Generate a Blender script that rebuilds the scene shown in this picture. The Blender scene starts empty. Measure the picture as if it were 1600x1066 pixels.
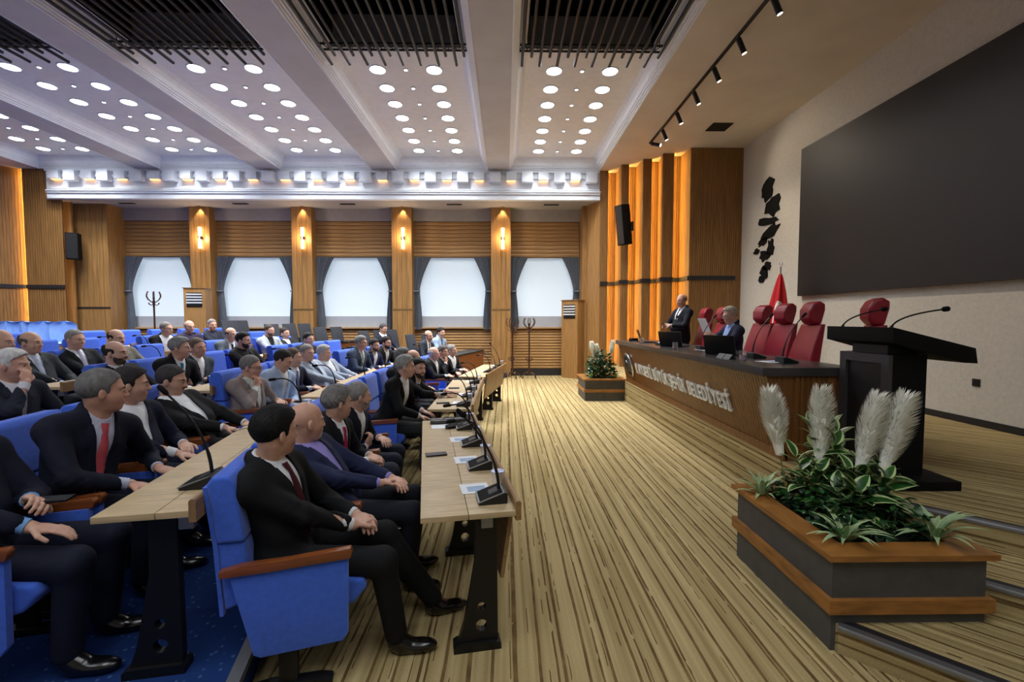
import bpy, bmesh, math, random
import numpy as np
from mathutils import Vector, Matrix
R=math.radians
scn=bpy.context.scene; COL=scn.collection
# ------------------------------------------------------------------ camera
FPX=711.0; CAMZ=1.71
YAW=math.atan(10/FPX); PITCH=-math.atan(34/FPX)
cd=bpy.data.cameras.new('camera'); cam=bpy.data.objects.new('camera',cd); COL.objects.link(cam)
cd.sensor_width=36.0; cd.lens=FPX/1600*36.0; cd.clip_start=.05; cd.clip_end=200
cam.location=(0,0,CAMZ); cam.rotation_euler=(math.pi/2+PITCH,0,-YAW); scn.camera=cam
CAM=np.array([0,0,CAMZ])
_f=np.array([math.sin(YAW)*math.cos(PITCH),math.cos(YAW)*math.cos(PITCH),math.sin(PITCH)])
_r=np.array([math.cos(YAW),-math.sin(YAW),0.]); _u=np.cross(_r,_f)
def ray(x,y): return _f+_r*(x-800)/FPX-_u*(y-533)/FPX       # a photo pixel as a direction
# ------------------------------------------------------------------ world (daylight behind the blinds) and exposure
w=bpy.data.worlds.new('daylight'); scn.world=w; w.use_nodes=True
w.node_tree.nodes['Background'].inputs[0].default_value=(.88,.95,1,1)
w.node_tree.nodes['Background'].inputs[1].default_value=3.0
vs=scn.view_settings; vs.view_transform='Standard'; vs.look='None'; vs.gamma=1; vs.use_curve_mapping=False
vs.exposure=0.32
LAMP_W=13.0        # watts of each ceiling downlight over the far half
FRONT_W=3.5        # the bank over the near half is dimmed
# ------------------------------------------------------------------ materials
def lin(c):
    return tuple(((v/255/12.92) if v/255<=.04045 else ((v/255+.055)/1.055)**2.4) for v in c)+(1,)
MATS={}
def mat(name,rgb,rough=.6,metal=0,var=.12,scale=8.,bump=0,bscale=None,stretch=(1,1,1),spec=.5,sheen=0,rgb2=None,coat=0,detail=3):
    if name in MATS: return MATS[name]
    m=bpy.data.materials.new(name); m.use_nodes=True; nt=m.node_tree; b=nt.nodes['Principled BSDF']
    c=lin(rgb); b.inputs['Roughness'].default_value=rough; b.inputs['Metallic'].default_value=metal
    b.inputs['Specular IOR Level'].default_value=spec
    if sheen: b.inputs['Sheen Weight'].default_value=sheen
    if coat: b.inputs['Coat Weight'].default_value=coat; b.inputs['Coat Roughness'].default_value=.15
    b.inputs['Base Color'].default_value=c
    if var or bump:
        tc=nt.nodes.new('ShaderNodeTexCoord'); mp=nt.nodes.new('ShaderNodeMapping'); mp.inputs['Scale'].default_value=stretch
        nt.links.new(tc.outputs['Object'],mp.inputs[0])
        n=nt.nodes.new('ShaderNodeTexNoise'); n.inputs['Scale'].default_value=scale; n.inputs['Detail'].default_value=detail
        nt.links.new(mp.outputs[0],n.inputs['Vector'])
        if var:
            cr=nt.nodes.new('ShaderNodeValToRGB')
            d=lin(rgb2) if rgb2 else tuple(v*(1-2.2*var) for v in c[:3])+(1,)
            e=c if rgb2 else tuple(min(1,v*(1+var)) for v in c[:3])+(1,)
            cr.color_ramp.elements[0].color=d; cr.color_ramp.elements[1].color=e
            cr.color_ramp.elements[0].position=.3; cr.color_ramp.elements[1].position=.68
            nt.links.new(n.outputs[0],cr.inputs[0]); nt.links.new(cr.outputs[0],b.inputs['Base Color'])
        if bump:
            n2=n
            if bscale:
                n2=nt.nodes.new('ShaderNodeTexNoise'); n2.inputs['Scale'].default_value=bscale; n2.inputs['Detail'].default_value=3
                nt.links.new(mp.outputs[0],n2.inputs['Vector'])
            bp=nt.nodes.new('ShaderNodeBump'); bp.inputs['Strength'].default_value=bump; bp.inputs['Distance'].default_value=.01
            nt.links.new(n2.outputs[0],bp.inputs['Height']); nt.links.new(bp.outputs[0],b.inputs['Normal'])
    MATS[name]=m; return m
def emit(name,rgb,strength):
    m=bpy.data.materials.new(name); m.use_nodes=True; b=m.node_tree.nodes['Principled BSDF']
    b.inputs['Base Color'].default_value=(.8,.8,.8,1); b.inputs['Emission Color'].default_value=lin(rgb); b.inputs['Emission Strength'].default_value=strength
    MATS[name]=m; return m
def carpet(name,rot):
    m=bpy.data.materials.new(name); m.use_nodes=True; nt=m.node_tree; b=nt.nodes['Principled BSDF']; L=nt.links.new
    b.inputs['Roughness'].default_value=.95; b.inputs['Specular IOR Level'].default_value=.15
    g=nt.nodes.new('ShaderNodeNewGeometry'); mp=nt.nodes.new('ShaderNodeMapping'); mp.inputs['Rotation'].default_value=(0,0,rot)
    L(g.outputs['Position'],mp.inputs[0])
    def noise(sc,scale,detail=2):
        q=nt.nodes.new('ShaderNodeMapping'); q.inputs['Scale'].default_value=sc; L(mp.outputs[0],q.inputs[0])
        n=nt.nodes.new('ShaderNodeTexNoise'); n.inputs['Scale'].default_value=scale; n.inputs['Detail'].default_value=detail; L(q.outputs[0],n.inputs['Vector']); return n
    def ramp(n,p0,c0,p1,c1):
        r=nt.nodes.new('ShaderNodeValToRGB'); e=r.color_ramp.elements
        e[0].position=p0; e[0].color=c0; e[1].position=p1; e[1].color=c1; L(n.outputs[0],r.inputs[0]); return r
    base=ramp(noise((1,.02,1),26,1),.3,lin((150,132,88)),.7,lin((186,166,120)))
    # jagged dark stripes: |sin| lines on a wobbling coordinate
    sx=nt.nodes.new('ShaderNodeSeparateXYZ'); L(mp.outputs[0],sx.inputs[0])
    wob=noise((10,2.6,10),1.0,3); wob2=noise((.9,.9,.9),1.0,1)
    def math_(op,a,b_=None):
        n=nt.nodes.new('ShaderNodeMath'); n.operation=op
        for i,v in enumerate((a,b_)):
            if v is None: continue
            if isinstance(v,(int,float)): n.inputs[i].default_value=v
            else: L(v,n.inputs[i])
        return n.outputs[0]
    # x coordinate; on risers use height so the stripes carry on
    xx=math_('ADD',sx.outputs[0],sx.outputs[2])
    xx=math_('ADD',xx,math_('MULTIPLY',wob.outputs[0],.014))
    def lines(period,width,off):
        ph=math_('FRACT',math_('DIVIDE',math_('ADD',xx,off),period))
        d=math_('ABSOLUTE',math_('SUBTRACT',ph,.5))
        return math_('LESS_THAN',d,width)
    brk=noise((6,1.6,6),2.2,3)
    a=lines(.118,.068,0.0); bq=lines(.215,.026,.06); cq=lines(.097,.03,.02)
    bq=math_('MULTIPLY',bq,math_('GREATER_THAN',brk.outputs[0],.42))
    cq=math_('MULTIPLY',cq,math_('GREATER_THAN',brk.outputs[0],.53))
    fac=math_('MINIMUM',math_('ADD',math_('ADD',a,bq),cq),1.0)
    dark=ramp(noise((2,2,2),3,2),.35,lin((92,73,43)),.7,lin((128,104,64)))
    mx=nt.nodes.new('ShaderNodeMix'); mx.data_type='RGBA'; L(fac,mx.inputs[0]); L(base.outputs[0],mx.inputs[6]); L(dark.outputs[0],mx.inputs[7])
    f2=noise((1,1,1),160,2); mx2=nt.nodes.new('ShaderNodeMix'); mx2.data_type='RGBA'; mx2.blend_type='OVERLAY'; mx2.inputs[0].default_value=.3
    L(mx.outputs[2],mx2.inputs[6]); L(f2.outputs[0],mx2.inputs[7]); L(mx2.outputs[2],b.inputs['Base Color'])
    bp=nt.nodes.new('ShaderNodeBump'); bp.inputs['Strength'].default_value=.35; bp.inputs['Distance'].default_value=.006; L(f2.outputs[0],bp.inputs['Height']); L(bp.outputs[0],b.inputs['Normal'])
    MATS[name]=m; return m
M=MATS
carpet('carpet_hall',0); carpet('carpet_stage',R(-45))
# speckled blue carpet
def blue_carpet():
    m=bpy.data.materials.new('carpet_blue'); m.use_nodes=True; nt=m.node_tree; b=nt.nodes['Principled BSDF']; L=nt.links.new
    b.inputs['Roughness'].default_value=.95; b.inputs['Specular IOR Level'].default_value=.1
    g=nt.nodes.new('ShaderNodeNewGeometry'); v=nt.nodes.new('ShaderNodeTexVoronoi'); v.inputs['Scale'].default_value=22; L(g.outputs['Position'],v.inputs['Vector'])
    r=nt.nodes.new('ShaderNodeValToRGB'); e=r.color_ramp.elements; e[0].position=.12; e[0].color=lin((70,96,140)); e[1].position=.22; e[1].color=lin((28,52,104)); L(v.outputs['Distance'],r.inputs[0])
    L(r.outputs[0],b.inputs['Base Color']); M['carpet_blue']=m
blue_carpet()
mat('wood_wall',(164,122,72),.42,var=.16,scale=5,stretch=(9,9,.35),bump=.06,spec=.35)
mat('wood_flute',(150,110,64),.42,var=.18,scale=6,stretch=(12,12,.3),bump=.05,spec=.35)
mat('wood_h',(182,140,88),.42,var=.18,scale=5,stretch=(.3,9,9),bump=.06,spec=.35)
mat('wood_groove',(104,74,42),.6,var=.1)
mat('wood_desk',(122,80,40),.4,var=.18,scale=5,stretch=(9,9,.35),bump=.05,spec=.35)
mat('wood_oak',(196,172,132),.4,var=.10,scale=5,stretch=(1.2,8,8),bump=.03,spec=.4)
mat('wood_oakedge',(150,116,76),.45,var=.12,scale=6,stretch=(8,.5,8))
mat('wood_arm',(138,76,38),.3,var=.18,scale=6,stretch=(.6,8,8),spec=.5,coat=.3)
mat('wood_planter',(158,106,50),.38,var=.18,scale=5,stretch=(1.2,1.2,6),bump=.04)
mat('wood_coat',(64,36,22),.3,var=.12,coat=.3)
mat('wood_press',(128,74,36),.4,var=.14,scale=5,stretch=(1,8,1))
mat('white_paint',(232,234,238),.55,var=.02)
mat('frieze_paint',(222,226,232),.6,var=.02)
mat('coffer_paint',(236,235,230),.7,var=.02)
mat('beam_paint',(204,202,198),.75,var=.03,scale=2)
mat('ceiling_warm',(214,203,186),.75,var=.03,scale=2)
mat('soffit_grey',(170,166,164),.75,var=.03)
mat('wallpaper',(204,200,190),.85,var=.04,scale=30,bump=.12,bscale=140)
mat('plaster_grey',(150,148,146),.85,var=.04)
mat('sill_white',(170,174,180),.6,var=.02)
mat('black_metal',(18,18,20),.42,var=.05,spec=.4)
mat('black_matte',(9,9,10),.75,var=.05,spec=.2)
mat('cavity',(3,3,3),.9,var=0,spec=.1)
mat('black_plastic',(22,23,25),.45,var=.05)
mat('dark_rail',(36,36,40),.45,var=.05)
mat('grey_lam',(62,60,60),.26,var=.05)
mat('planter_grey',(78,78,78),.55,var=.08,scale=12)
mat('screen',(17,18,22),.5,var=0,spec=.5)
mat('screen_frame',(30,18,14),.4,var=.1)
mat('blue_fabric',(66,106,214),.85,var=.05,scale=40,bump=.12,bscale=260,sheen=.25,spec=.2)
mat('blue_light',(124,158,216),.7,var=.04,spec=.3)
mat('red_leather',(152,30,48),.38,var=.08,scale=9,bump=.06,bscale=60,spec=.5)
mat('office_grey',(54,58,66),.7,var=.06,bump=.05,bscale=200)
mat('chrome',(200,200,205),.22,metal=1,var=.03)
mat('alu',(150,152,156),.5,metal=.9,var=.05)
mat('curtain',(124,130,140),.85,var=.12,scale=6,stretch=(9,9,.4),spec=.2)
mat('brass',(196,164,110),.3,metal=.9,var=.05)
mat('white_letter',(232,234,232),.45,var=.02)
mat('paper',(238,240,244),.7,var=.02)
mat('blue_print',(60,140,200),.6,var=.1)
mat('foil',(186,196,236),.3,var=.08,metal=.2)
mat('soil',(24,34,16),.9,var=.2)
mat('leaf_green',(44,92,38),.35,var=.22,scale=9,spec=.5)
mat('leaf_dark',(26,62,34),.4,var=.25,scale=14,spec=.5)
mat('leaf_cream',(188,206,140),.4,var=.1,scale=9,spec=.5)
mat('leaf_pale',(150,180,140),.45,var=.2,scale=14)
mat('pampas',(252,250,238),.9,var=.06)
mat('stalk',(120,128,64),.6,var=.1)
mat('flag_red',(196,16,30),.75,var=.06)
mat('flag_white',(236,234,230),.75,var=.03)
mat('phone',(20,18,20),.2,var=.03)
mat('vent_black',(12,12,13),.6,var=.05)
mat('blade',(210,214,216),.5,var=.03)
emit('lamp_face',(236,244,255),16.0)
emit('dot_face',(240,246,255),9.0)
emit('led_warm',(255,202,112),70.0)
emit('sconce_glow',(255,206,132),9.0)
emit('niche_glow',(255,170,80),3.2)
emit('spot_face',(255,240,215),10.0)
def glassm():
    m=bpy.data.materials.new('clear_glass'); m.use_nodes=True; b=m.node_tree.nodes['Principled BSDF']
    b.inputs['Base Color'].default_value=(.96,.98,1,1); b.inputs['Roughness'].default_value=.05; b.inputs['Transmission Weight'].default_value=.92; b.inputs['IOR'].default_value=1.2
    M['clear_glass']=m
    m=bpy.data.materials.new('blind_fabric'); m.use_nodes=True; nt=m.node_tree; nt.nodes.remove(nt.nodes['Principled BSDF'])
    out=nt.nodes['Material Output']; d=nt.nodes.new('ShaderNodeBsdfDiffuse'); t=nt.nodes.new('ShaderNodeBsdfTranslucent'); mx=nt.nodes.new('ShaderNodeMixShader')
    d.inputs[0].default_value=(.86,.87,.88,1); t.inputs[0].default_value=(.80,.86,.90,1); mx.inputs[0].default_value=.45
    nt.links.new(d.outputs[0],mx.inputs[1]); nt.links.new(t.outputs[0],mx.inputs[2]); nt.links.new(mx.outputs[0],out.inputs[0]); M['blind_fabric']=m
glassm()
# ------------------------------------------------------------------ mesh helpers
class MB:
    def __init__(s): s.v=[]; s.f=[]; s.mi=[]
    def add(s,vs,fs,mi=0):
        o=len(s.v); s.v+= [tuple(p) for p in vs]; s.f+=[tuple(i+o for i in f) for f in fs]; s.mi+=[mi]*len(fs); return s
    def box(s,x0,x1,y0,y1,z0,z1,mi=0):
        return s.add([(x0,y0,z0),(x1,y0,z0),(x1,y1,z0),(x0,y1,z0),(x0,y0,z1),(x1,y0,z1),(x1,y1,z1),(x0,y1,z1)],
            [(0,3,2,1),(4,5,6,7),(0,1,5,4),(1,2,6,5),(2,3,7,6),(3,0,4,7)],mi)
    def prism(s,poly,a,b,axis='z',mi=0):     # polygon of 2-tuples, extruded from a to b along axis
        n=len(poly)
        def P(p,t):
            return {'z':(p[0],p[1],t),'y':(p[0],t,p[1]),'x':(t,p[0],p[1])}[axis]
        vs=[P(p,a) for p in poly]+[P(p,b) for p in poly]
        fs=[tuple(range(n-1,-1,-1)),tuple(range(n,2*n))]+[(i,(i+1)%n,n+(i+1)%n,n+i) for i in range(n)]
        return s.add(vs,fs,mi)
    def tube(s,pts,r,n=8,mi=0,caps=True):
        pts=[Vector(p) for p in pts]; rs=r if isinstance(r,(list,tuple)) else [r]*len(pts)
        vs=[]; up=None
        for i,p in enumerate(pts):
            d=(pts[min(i+1,len(pts)-1)]-pts[max(i-1,0)]).normalized()
            if up is None: up=Vector((0,0,1)) if abs(d.z)<.9 else Vector((1,0,0))
            a=d.cross(up).normalized(); b=a.cross(d).normalized(); up=b
            for k in range(n):
                t=2*math.pi*k/n; vs.append(p+(a*math.cos(t)+b*math.sin(t))*rs[i])
        fs=[(i*n+k,i*n+(k+1)%n,(i+1)*n+(k+1)%n,(i+1)*n+k) for i in range(len(pts)-1) for k in range(n)]
        if caps: fs+=[tuple(range(n-1,-1,-1)),tuple(range((len(pts)-1)*n,len(pts)*n))]
        return s.add(vs,fs,mi)
    def lathe(s,prof,n=16,c=(0,0,0),mi=0):
        vs=[(c[0]+r*math.cos(2*math.pi*k/n),c[1]+r*math.sin(2*math.pi*k/n),c[2]+z) for r,z in prof for k in range(n)]
        m=len(prof)
        fs=[(i*n+k,i*n+(k+1)%n,(i+1)*n+(k+1)%n,(i+1)*n+k) for i in range(m-1) for k in range(n)]
        fs+=[tuple(range(n-1,-1,-1)),tuple(range((m-1)*n,m*n))]
        return s.add(vs,fs,mi)
    def ball(s,c,r,n=10,mi=0):
        r=(r,r,r) if isinstance(r,(int,float)) else r; m=max(4,n//2)
        vs=[(c[0]+r[0]*math.sin(math.pi*i/m)*math.cos(2*math.pi*k/n),c[1]+r[1]*math.sin(math.pi*i/m)*math.sin(2*math.pi*k/n),c[2]+r[2]*math.cos(math.pi*i/m)) for i in range(m+1) for k in range(n)]
        fs=[((i+1)*n+k,(i+1)*n+(k+1)%n,i*n+(k+1)%n,i*n+k) for i in range(m) for k in range(n)]
        return s.add(vs,fs,mi)
    def xf(s,mx):
        s.v=[tuple(mx@Vector(p)) for p in s.v]; return s
    def mesh(s,name,mats,smooth=False,bev=0,seg=2):
        me=bpy.data.meshes.new(name); me.from_pydata(s.v,[],s.f)
        mats=mats if isinstance(mats,(list,tuple)) else [mats]
        for m in mats: me.materials.append(M[m] if isinstance(m,str) else m)
        if len(mats)>1: me.polygons.foreach_set('material_index',s.mi)
        if bev or smooth:
            bm=bmesh.new(); bm.from_mesh(me)
            if smooth: bmesh.ops.remove_doubles(bm,verts=bm.verts,dist=1e-5)
            if bev: bmesh.ops.bevel(bm,geom=[e for e in bm.edges if len(e.link_faces)==2 and e.calc_face_angle(0)>.5],offset=bev,segments=seg,profile=.7,affect='EDGES',clamp_overlap=True)
            bm.to_mesh(me); bm.free()
        if smooth or bev:
            me.polygons.foreach_set('use_smooth',[True]*len(me.polygons))
            if bev: me.set_sharp_from_angle(angle=R(50))
            elif smooth: me.set_sharp_from_angle(angle=R(60))
        me.update(); return me
    def obj(s,name,mats,parent=None,loc=None,rz=0,**k):
        return link(name,s.mesh(name,mats,**k),parent,loc,rz)
def link(name,data,parent=None,loc=None,rz=0):
    o=bpy.data.objects.new(name,data); COL.objects.link(o)
    if parent: o.parent=parent
    if loc is not None: o.location=loc
    if rz: o.rotation_euler=(0,0,rz)
    return o
def tag(o,label,cat,group=None):
    o['label']=label; o['category']=cat
    if group: o['group']=group
    return o
def thing(name,label,cat,loc=(0,0,0),rz=0,group=None):
    return tag(link(name,None,None,loc,rz),label,cat,group)
def struct(o): o['kind']='structure'; return o
def copy_tree(o,parent=None):
    c=o.copy(); COL.objects.link(c)
    if parent: c.parent=parent
    for ch in KIDS.get(o.name) or [q for q in o.children]: copy_tree(ch,c)
    return c
KIDS={}
def wave(path_fn,n): return [path_fn(i/(n-1)) for i in range(n)]
def fluted(name,b0,b1,z0,z1,mats=('wood_flute','wood_groove'),pitch=.05,gap=.012,depth=.012,parent=None,t0=None,t1=None):
    """vertical strips from plan point b0 to b1 (top line t0..t1); the face looks to the right-hand side of b0->b1"""
    b0,b1=Vector(b0),Vector(b1); t0=Vector(t0) if t0 else b0; t1=Vector(t1) if t1 else b1
    L=(b1-b0).length; n=max(1,round(L/pitch)); d=(b1-b0)/L; nv=Vector((d.y,-d.x)); m=MB(); prof=[]
    for i in range(n):
        a=i*L/n; e=(i+1)*L/n
        prof+=[(a,0),(a+gap,0),(a+gap,1),(e,1)]
    prof.append((L,0))
    vs=[]
    for s,o in prof: q=b0+d*s+nv*depth*o; vs.append((q.x,q.y,z0))
    for s,o in prof: q=t0+(t1-t0)*(s/L)+nv*depth*o; vs.append((q.x,q.y,z1))
    k=len(prof)
    fs=[(i,i+1,k+i+1,k+i) for i in range(k-1)]
    m.add(vs,fs); m.mi=[1 if (i%4==0) else 0 for i in range(k-1)]
    return m.obj(name,list(mats),parent)
def curve_mesh(name,polys,depth,mats,bevel=0):
    """flat outline with holes, extruded +-depth; lies in local XY"""
    cu=bpy.data.curves.new(name,'CURVE'); cu.dimensions='2D'; cu.fill_mode='BOTH'; cu.extrude=depth
    for p in polys:
        sp=cu.splines.new('POLY'); sp.points.add(len(p)-1); sp.use_cyclic_u=True
        for i,q in enumerate(p): sp.points[i].co=(q[0],q[1],0,1)
    o=bpy.data.objects.new('tmp',cu); COL.objects.link(o)
    me=bpy.data.meshes.new_from_object(o.evaluated_get(bpy.context.evaluated_depsgraph_get())); me.name=name
    bpy.data.objects.remove(o); bpy.data.curves.remove(cu)
    me.materials.clear(); me.materials.append(M[mats]); return me
def circ(cx,cy,r,n=16): return [(cx+r*math.cos(2*math.pi*i/n),cy+r*math.sin(2*math.pi*i/n)) for i in range(n)]
# ================================================================== THE ROOM
STG=.435; CZ=5.77; PZ=6.05; SOF=4.96; WY=13.7; RX=5.65; FY=12.65
LEFT=[(-12.15,-5.0),(-12.15,10.9),(-12.75,12.75),(-12.75,13.9)]
def slab(name,x0,x1,y0,y1,z0,z1,m): return struct(MB().box(x0,x1,y0,y1,z0,z1).obj(name,m))
slab('floor',-14.3,6.0,-5.2,14.2,-.2,0,'carpet_hall')
# tiers of the seating, blue carpet, arcs around CC
CC=(15.12,6.0)
def pol(Rr,phi): a=R(phi); return (CC[0]-Rr*math.cos(a),CC[1]+Rr*math.sin(a))
def TZK(k): return 0 if k<=0 else .07+.082*k
def tier_z(Rr): return 0 if Rr<16.78 else TZK(1+int((Rr-16.78)/1.25))
for k in range(9):
    r0=16.78+1.25*k; r1=29.5
    top=math.degrees(math.asin(min(.999,(WY-.35-CC[1])/r0))); n=36
    inner=[pol(r0,-28+(top+28)*i/n) for i in range(n+1)]
    inner=[p for p in inner if p[0]>-13.7]
    if len(inner)<3: continue
    poly=[(-13.7,inner[0][1])]+inner+[(-13.7,inner[-1][1])]
    m=MB().prism(poly,max(0,TZK(k)-.005),TZK(k+1)); o=struct(m.obj('platform',['carpet_blue'])); o['label']='blue carpeted seating tier'
    nz=MB(); pts=inner
    for (a,b) in zip(pts[:-1],pts[1:]):
        d=Vector((b[0]-a[0],b[1]-a[1])).normalized(); nv=Vector((d.y,-d.x))
        q=lambda p,o,z:(p[0]+nv.x*o,p[1]+nv.y*o,z); z=TZK(k+1)
        nz.add([q(a,.006,z-.03),q(b,.006,z-.03),q(b,.006,z+.005),q(a,.006,z+.005),q(a,-.05,z+.005),q(b,-.05,z+.005)],[(0,1,2,3),(3,2,5,4)])
    nz.obj('step_nosing',['alu'],o)
# stage with diagonal corner steps (edges at 45 degrees: x+y = const)
def stage(name,c,z0,z1,xl,yt,m='carpet_stage'):
    yl=c-xl
    poly=[(xl,yt),(xl,yl),(RX+.1,c-RX-.1),(RX+.1,yt)]
    o=struct(MB().prism(poly,z0,z1).obj(name,m))
    a=Vector((xl,yl)); b=Vector((RX,c-RX)); d=(b-a).normalized(); nv=Vector((-.7071,-.7071))
    q=lambda p,o_,z:(p.x+nv.x*o_,p.y+nv.y*o_,z)
    nz=MB()
    prof=[(.004,z1-.024),(.010,z1-.022),(.013,z1-.006),(.008,z1+.004),(-.03,z1+.006)]
    for (o1,za),(o2,zb) in zip(prof[:-1],prof[1:]): nz.add([q(a,o1,za),q(b,o1,za),q(b,o2,zb),q(a,o2,zb)],[(0,1,2,3)])
    nz.obj('step_nosing','alu',o,smooth=True)
    MB().add([q(a,-.03,z1+.004),q(b,-.03,z1+.004),q(b,-.075,z1+.004),q(a,-.075,z1+.004)],[(0,1,2,3)]).obj('grip_strip','dark_rail',o)
    return o
stage('stage_step',3.93,0,.145,1.70,3.12); stage('stage_step',4.93,0,.29,2.44,3.2); stage('stage',5.78,0,STG,2.5,WY-1.0)
MB().box(2.49,2.5,3.28,12.4,0,STG).obj('stage_riser','carpet_hall',bpy.data.objects['stage'])
# right wall + skirting + socket
slab('wall_right',RX,RX+.2,-5.2,WY,0,CZ+.4,'wallpaper')
slab('baseboard_right',RX-.015,RX,-5,10.9,STG,STG+.085,'dark_rail')
slab('wall_back',-14.2,6,-5.2,-5,0,6.6,'wallpaper')
sk=thing('wall_socket','small square black power socket low on the pale right-hand wall','socket',(RX,5.35,.95))
MB().box(-.012,0,-.045,.045,-.045,.045).obj('plate','black_plastic',sk,bev=.004); MB().tube([(-.014,0,0),(-.006,0,0)],.022,14).obj('outlet','vent_black',sk)
# left wall: wood piers with warm light recesses
def recess_wall(parent_name,segs,side): pass
def zig(name,cols,flat,label,z0,z1):
    root=struct(link(name,None)); root['label']=label; return root
wl=struct(MB().box(-14.2,-13.9,-5,12.9,0,CZ).obj('wall_left','wood_flute')); wl['label']='brown wood panelled side wall with warm recessed strip lights'
# piers along the oblique left wall: (x,y) plan pairs, seen from the hall
def pier(parent,a,b,z0,z1,thick=.25,m=('wood_flute','wood_groove'),pitch=.06):
    A,B=Vector(a),Vector(b); d=(B-A).normalized(); nv=Vector((d.y,-d.x))
    q=[A-nv*.001,B-nv*.001,B-nv*thick,A-nv*thick]
    MB().prism([(p.x,p.y) for p in q],z0,z1).obj('pier_core','wood_groove',parent)
    fluted('pier_face',a,b,z0,z1,m,pitch=pitch,gap=.008,depth=.008,parent=parent)
def rail(parent,a,b,z,h=.1):
    A,B=Vector(a),Vector(b); d=(B-A).normalized(); nv=Vector((d.y,-d.x))
    q=[A+nv*.035,B+nv*.035,B+nv*.0,A+nv*.0]
    MB().prism([(p.x,p.y) for p in q],z-h/2,z+h/2).obj('dark_rail','dark_rail',parent)
def led(parent,p,z0,z1,towards,w=.018):
    t=Vector(towards).normalized()*w; s=Vector((-t.y,t.x))
    q=[(p[0],p[1]),(p[0]+t.x,p[1]+t.y),(p[0]+t.x+s.x*.4,p[1]+t.y+s.y*.4),(p[0]+s.x*.4,p[1]+s.y*.4)]
    MB().prism(q,z0,z1).obj('led_strip','led_warm',parent)
LP=[((-12.62,12.62),(-12.60,12.60))]
# last pier by the windows, then recess, then next pier, recess
# plan points run towards the windows so that faces look into the hall (+x)
def left_side():
    z1=CZ
    A=((-13.05,12.66),(-12.10,12.74)); B=((-13.516,12.21),(-12.956,12.95)); C_=((-14.1,11.74),(-13.48,12.55))
    for a,b in (A,B,C_): pier(wl,a,b,0,z1,thick=.03); rail(wl,a,b,2.60)
    led(wl,(-13.025,12.70),.5,z1-.03,(-.3,1)); led(wl,(-13.495,12.27),.5,z1-.03,(-.3,1))
    MB().box(-14.1,-12.05,12.95,13.0,0,z1).obj('backing','wood_flute',wl)
left_side()
# stage back wall: stepped wood piers with lit recesses, plus flat panel
wb=struct(MB().box(2.62,RX,WY-.62,WY-.5,0,CZ).obj('wall_stage','wood_groove')); wb['label']='stepped wood panel wall with glowing amber recesses behind the rostrum'
COLS=[(2.60,2.82,12.62),(3.06,3.25,12.12),(3.50,3.72,11.70),(3.87,4.14,11.30)]
RECS=[(2.82,3.08),(3.25,3.50),(3.72,3.96),(4.14,4.38)]
FYP=10.92
for i,(x0,x1,y) in enumerate(COLS):
    pier(wb,(x0,y),(x1,y),0,CZ,thick=.05,pitch=.045)
    rx0,rx1=RECS[i]; ry=y+.20
    fluted('recess_panel',(rx0-.12,ry),(rx1,ry),0,CZ,('wood_flute','wood_groove'),.05,.016,.018,wb)
    ny=COLS[i+1][2] if i<3 else FYP; nx=COLS[i+1][0] if i<3 else 4.40
    fluted('recess_cheek',(rx1,ry),(nx,ny),0,CZ,('wood_wall','wood_groove'),.2,.004,.004,wb)
    led(wb,(x1-.012,y+.06),.05,CZ-.03,(0,1))
    rail(wb,(x0,y),(x1,y),2.70); rail(wb,(rx0,ry-.02),(rx1,ry-.02),2.70); rail(wb,(rx1,ry),(nx,ny),2.70)
pier(wb,(4.40,FYP),(RX,FYP),0,CZ,thick=.2,pitch=.05); rail(wb,(4.40,FYP),(5.5,FYP),2.70)
MB().prism([(2.6,12.63),(2.6,13.7),(2.35,13.7),(2.35,13.1)],0,CZ).obj('corner_block','wood_wall',wb)
# ---------------- window wall
ww=struct(MB().box(-12.9,2.6,WY+.12,WY+.3,0,1.40).obj('wall_window','plaster_grey')); ww['label']='window wall with wood battens, piers and blinds'
MB().box(-12.9,2.6,WY+.12,WY+.3,3.6,5.2).obj('lintel_wall','plaster_grey',ww)
PX=[-11.75,-8.85,-5.92,-3.03,-.14,2.5]; PW=.29
for i,x in enumerate(PX): MB().box(x-.32 if i else -12.9,x+.32,WY+.1,WY+.3,0,5.2).obj('pier_core','plaster_grey',ww)
bat={}
def battens(z0,z1,x0,x1,pitch,h):
    z=z0
    key=round(x1-x0,2),h
    if key not in bat:
        L=x1-x0; bat[key]=MB().prism([(0,0),(0,h),(-.012,h-.006),(-.02,h*.5),(-.012,.006)],0,L,'x').mesh('batten','wood_h')
    while z<z1-.01:
        link('batten',bat[key],ww,(x0,WY+.09,z)); z+=pitch
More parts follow.
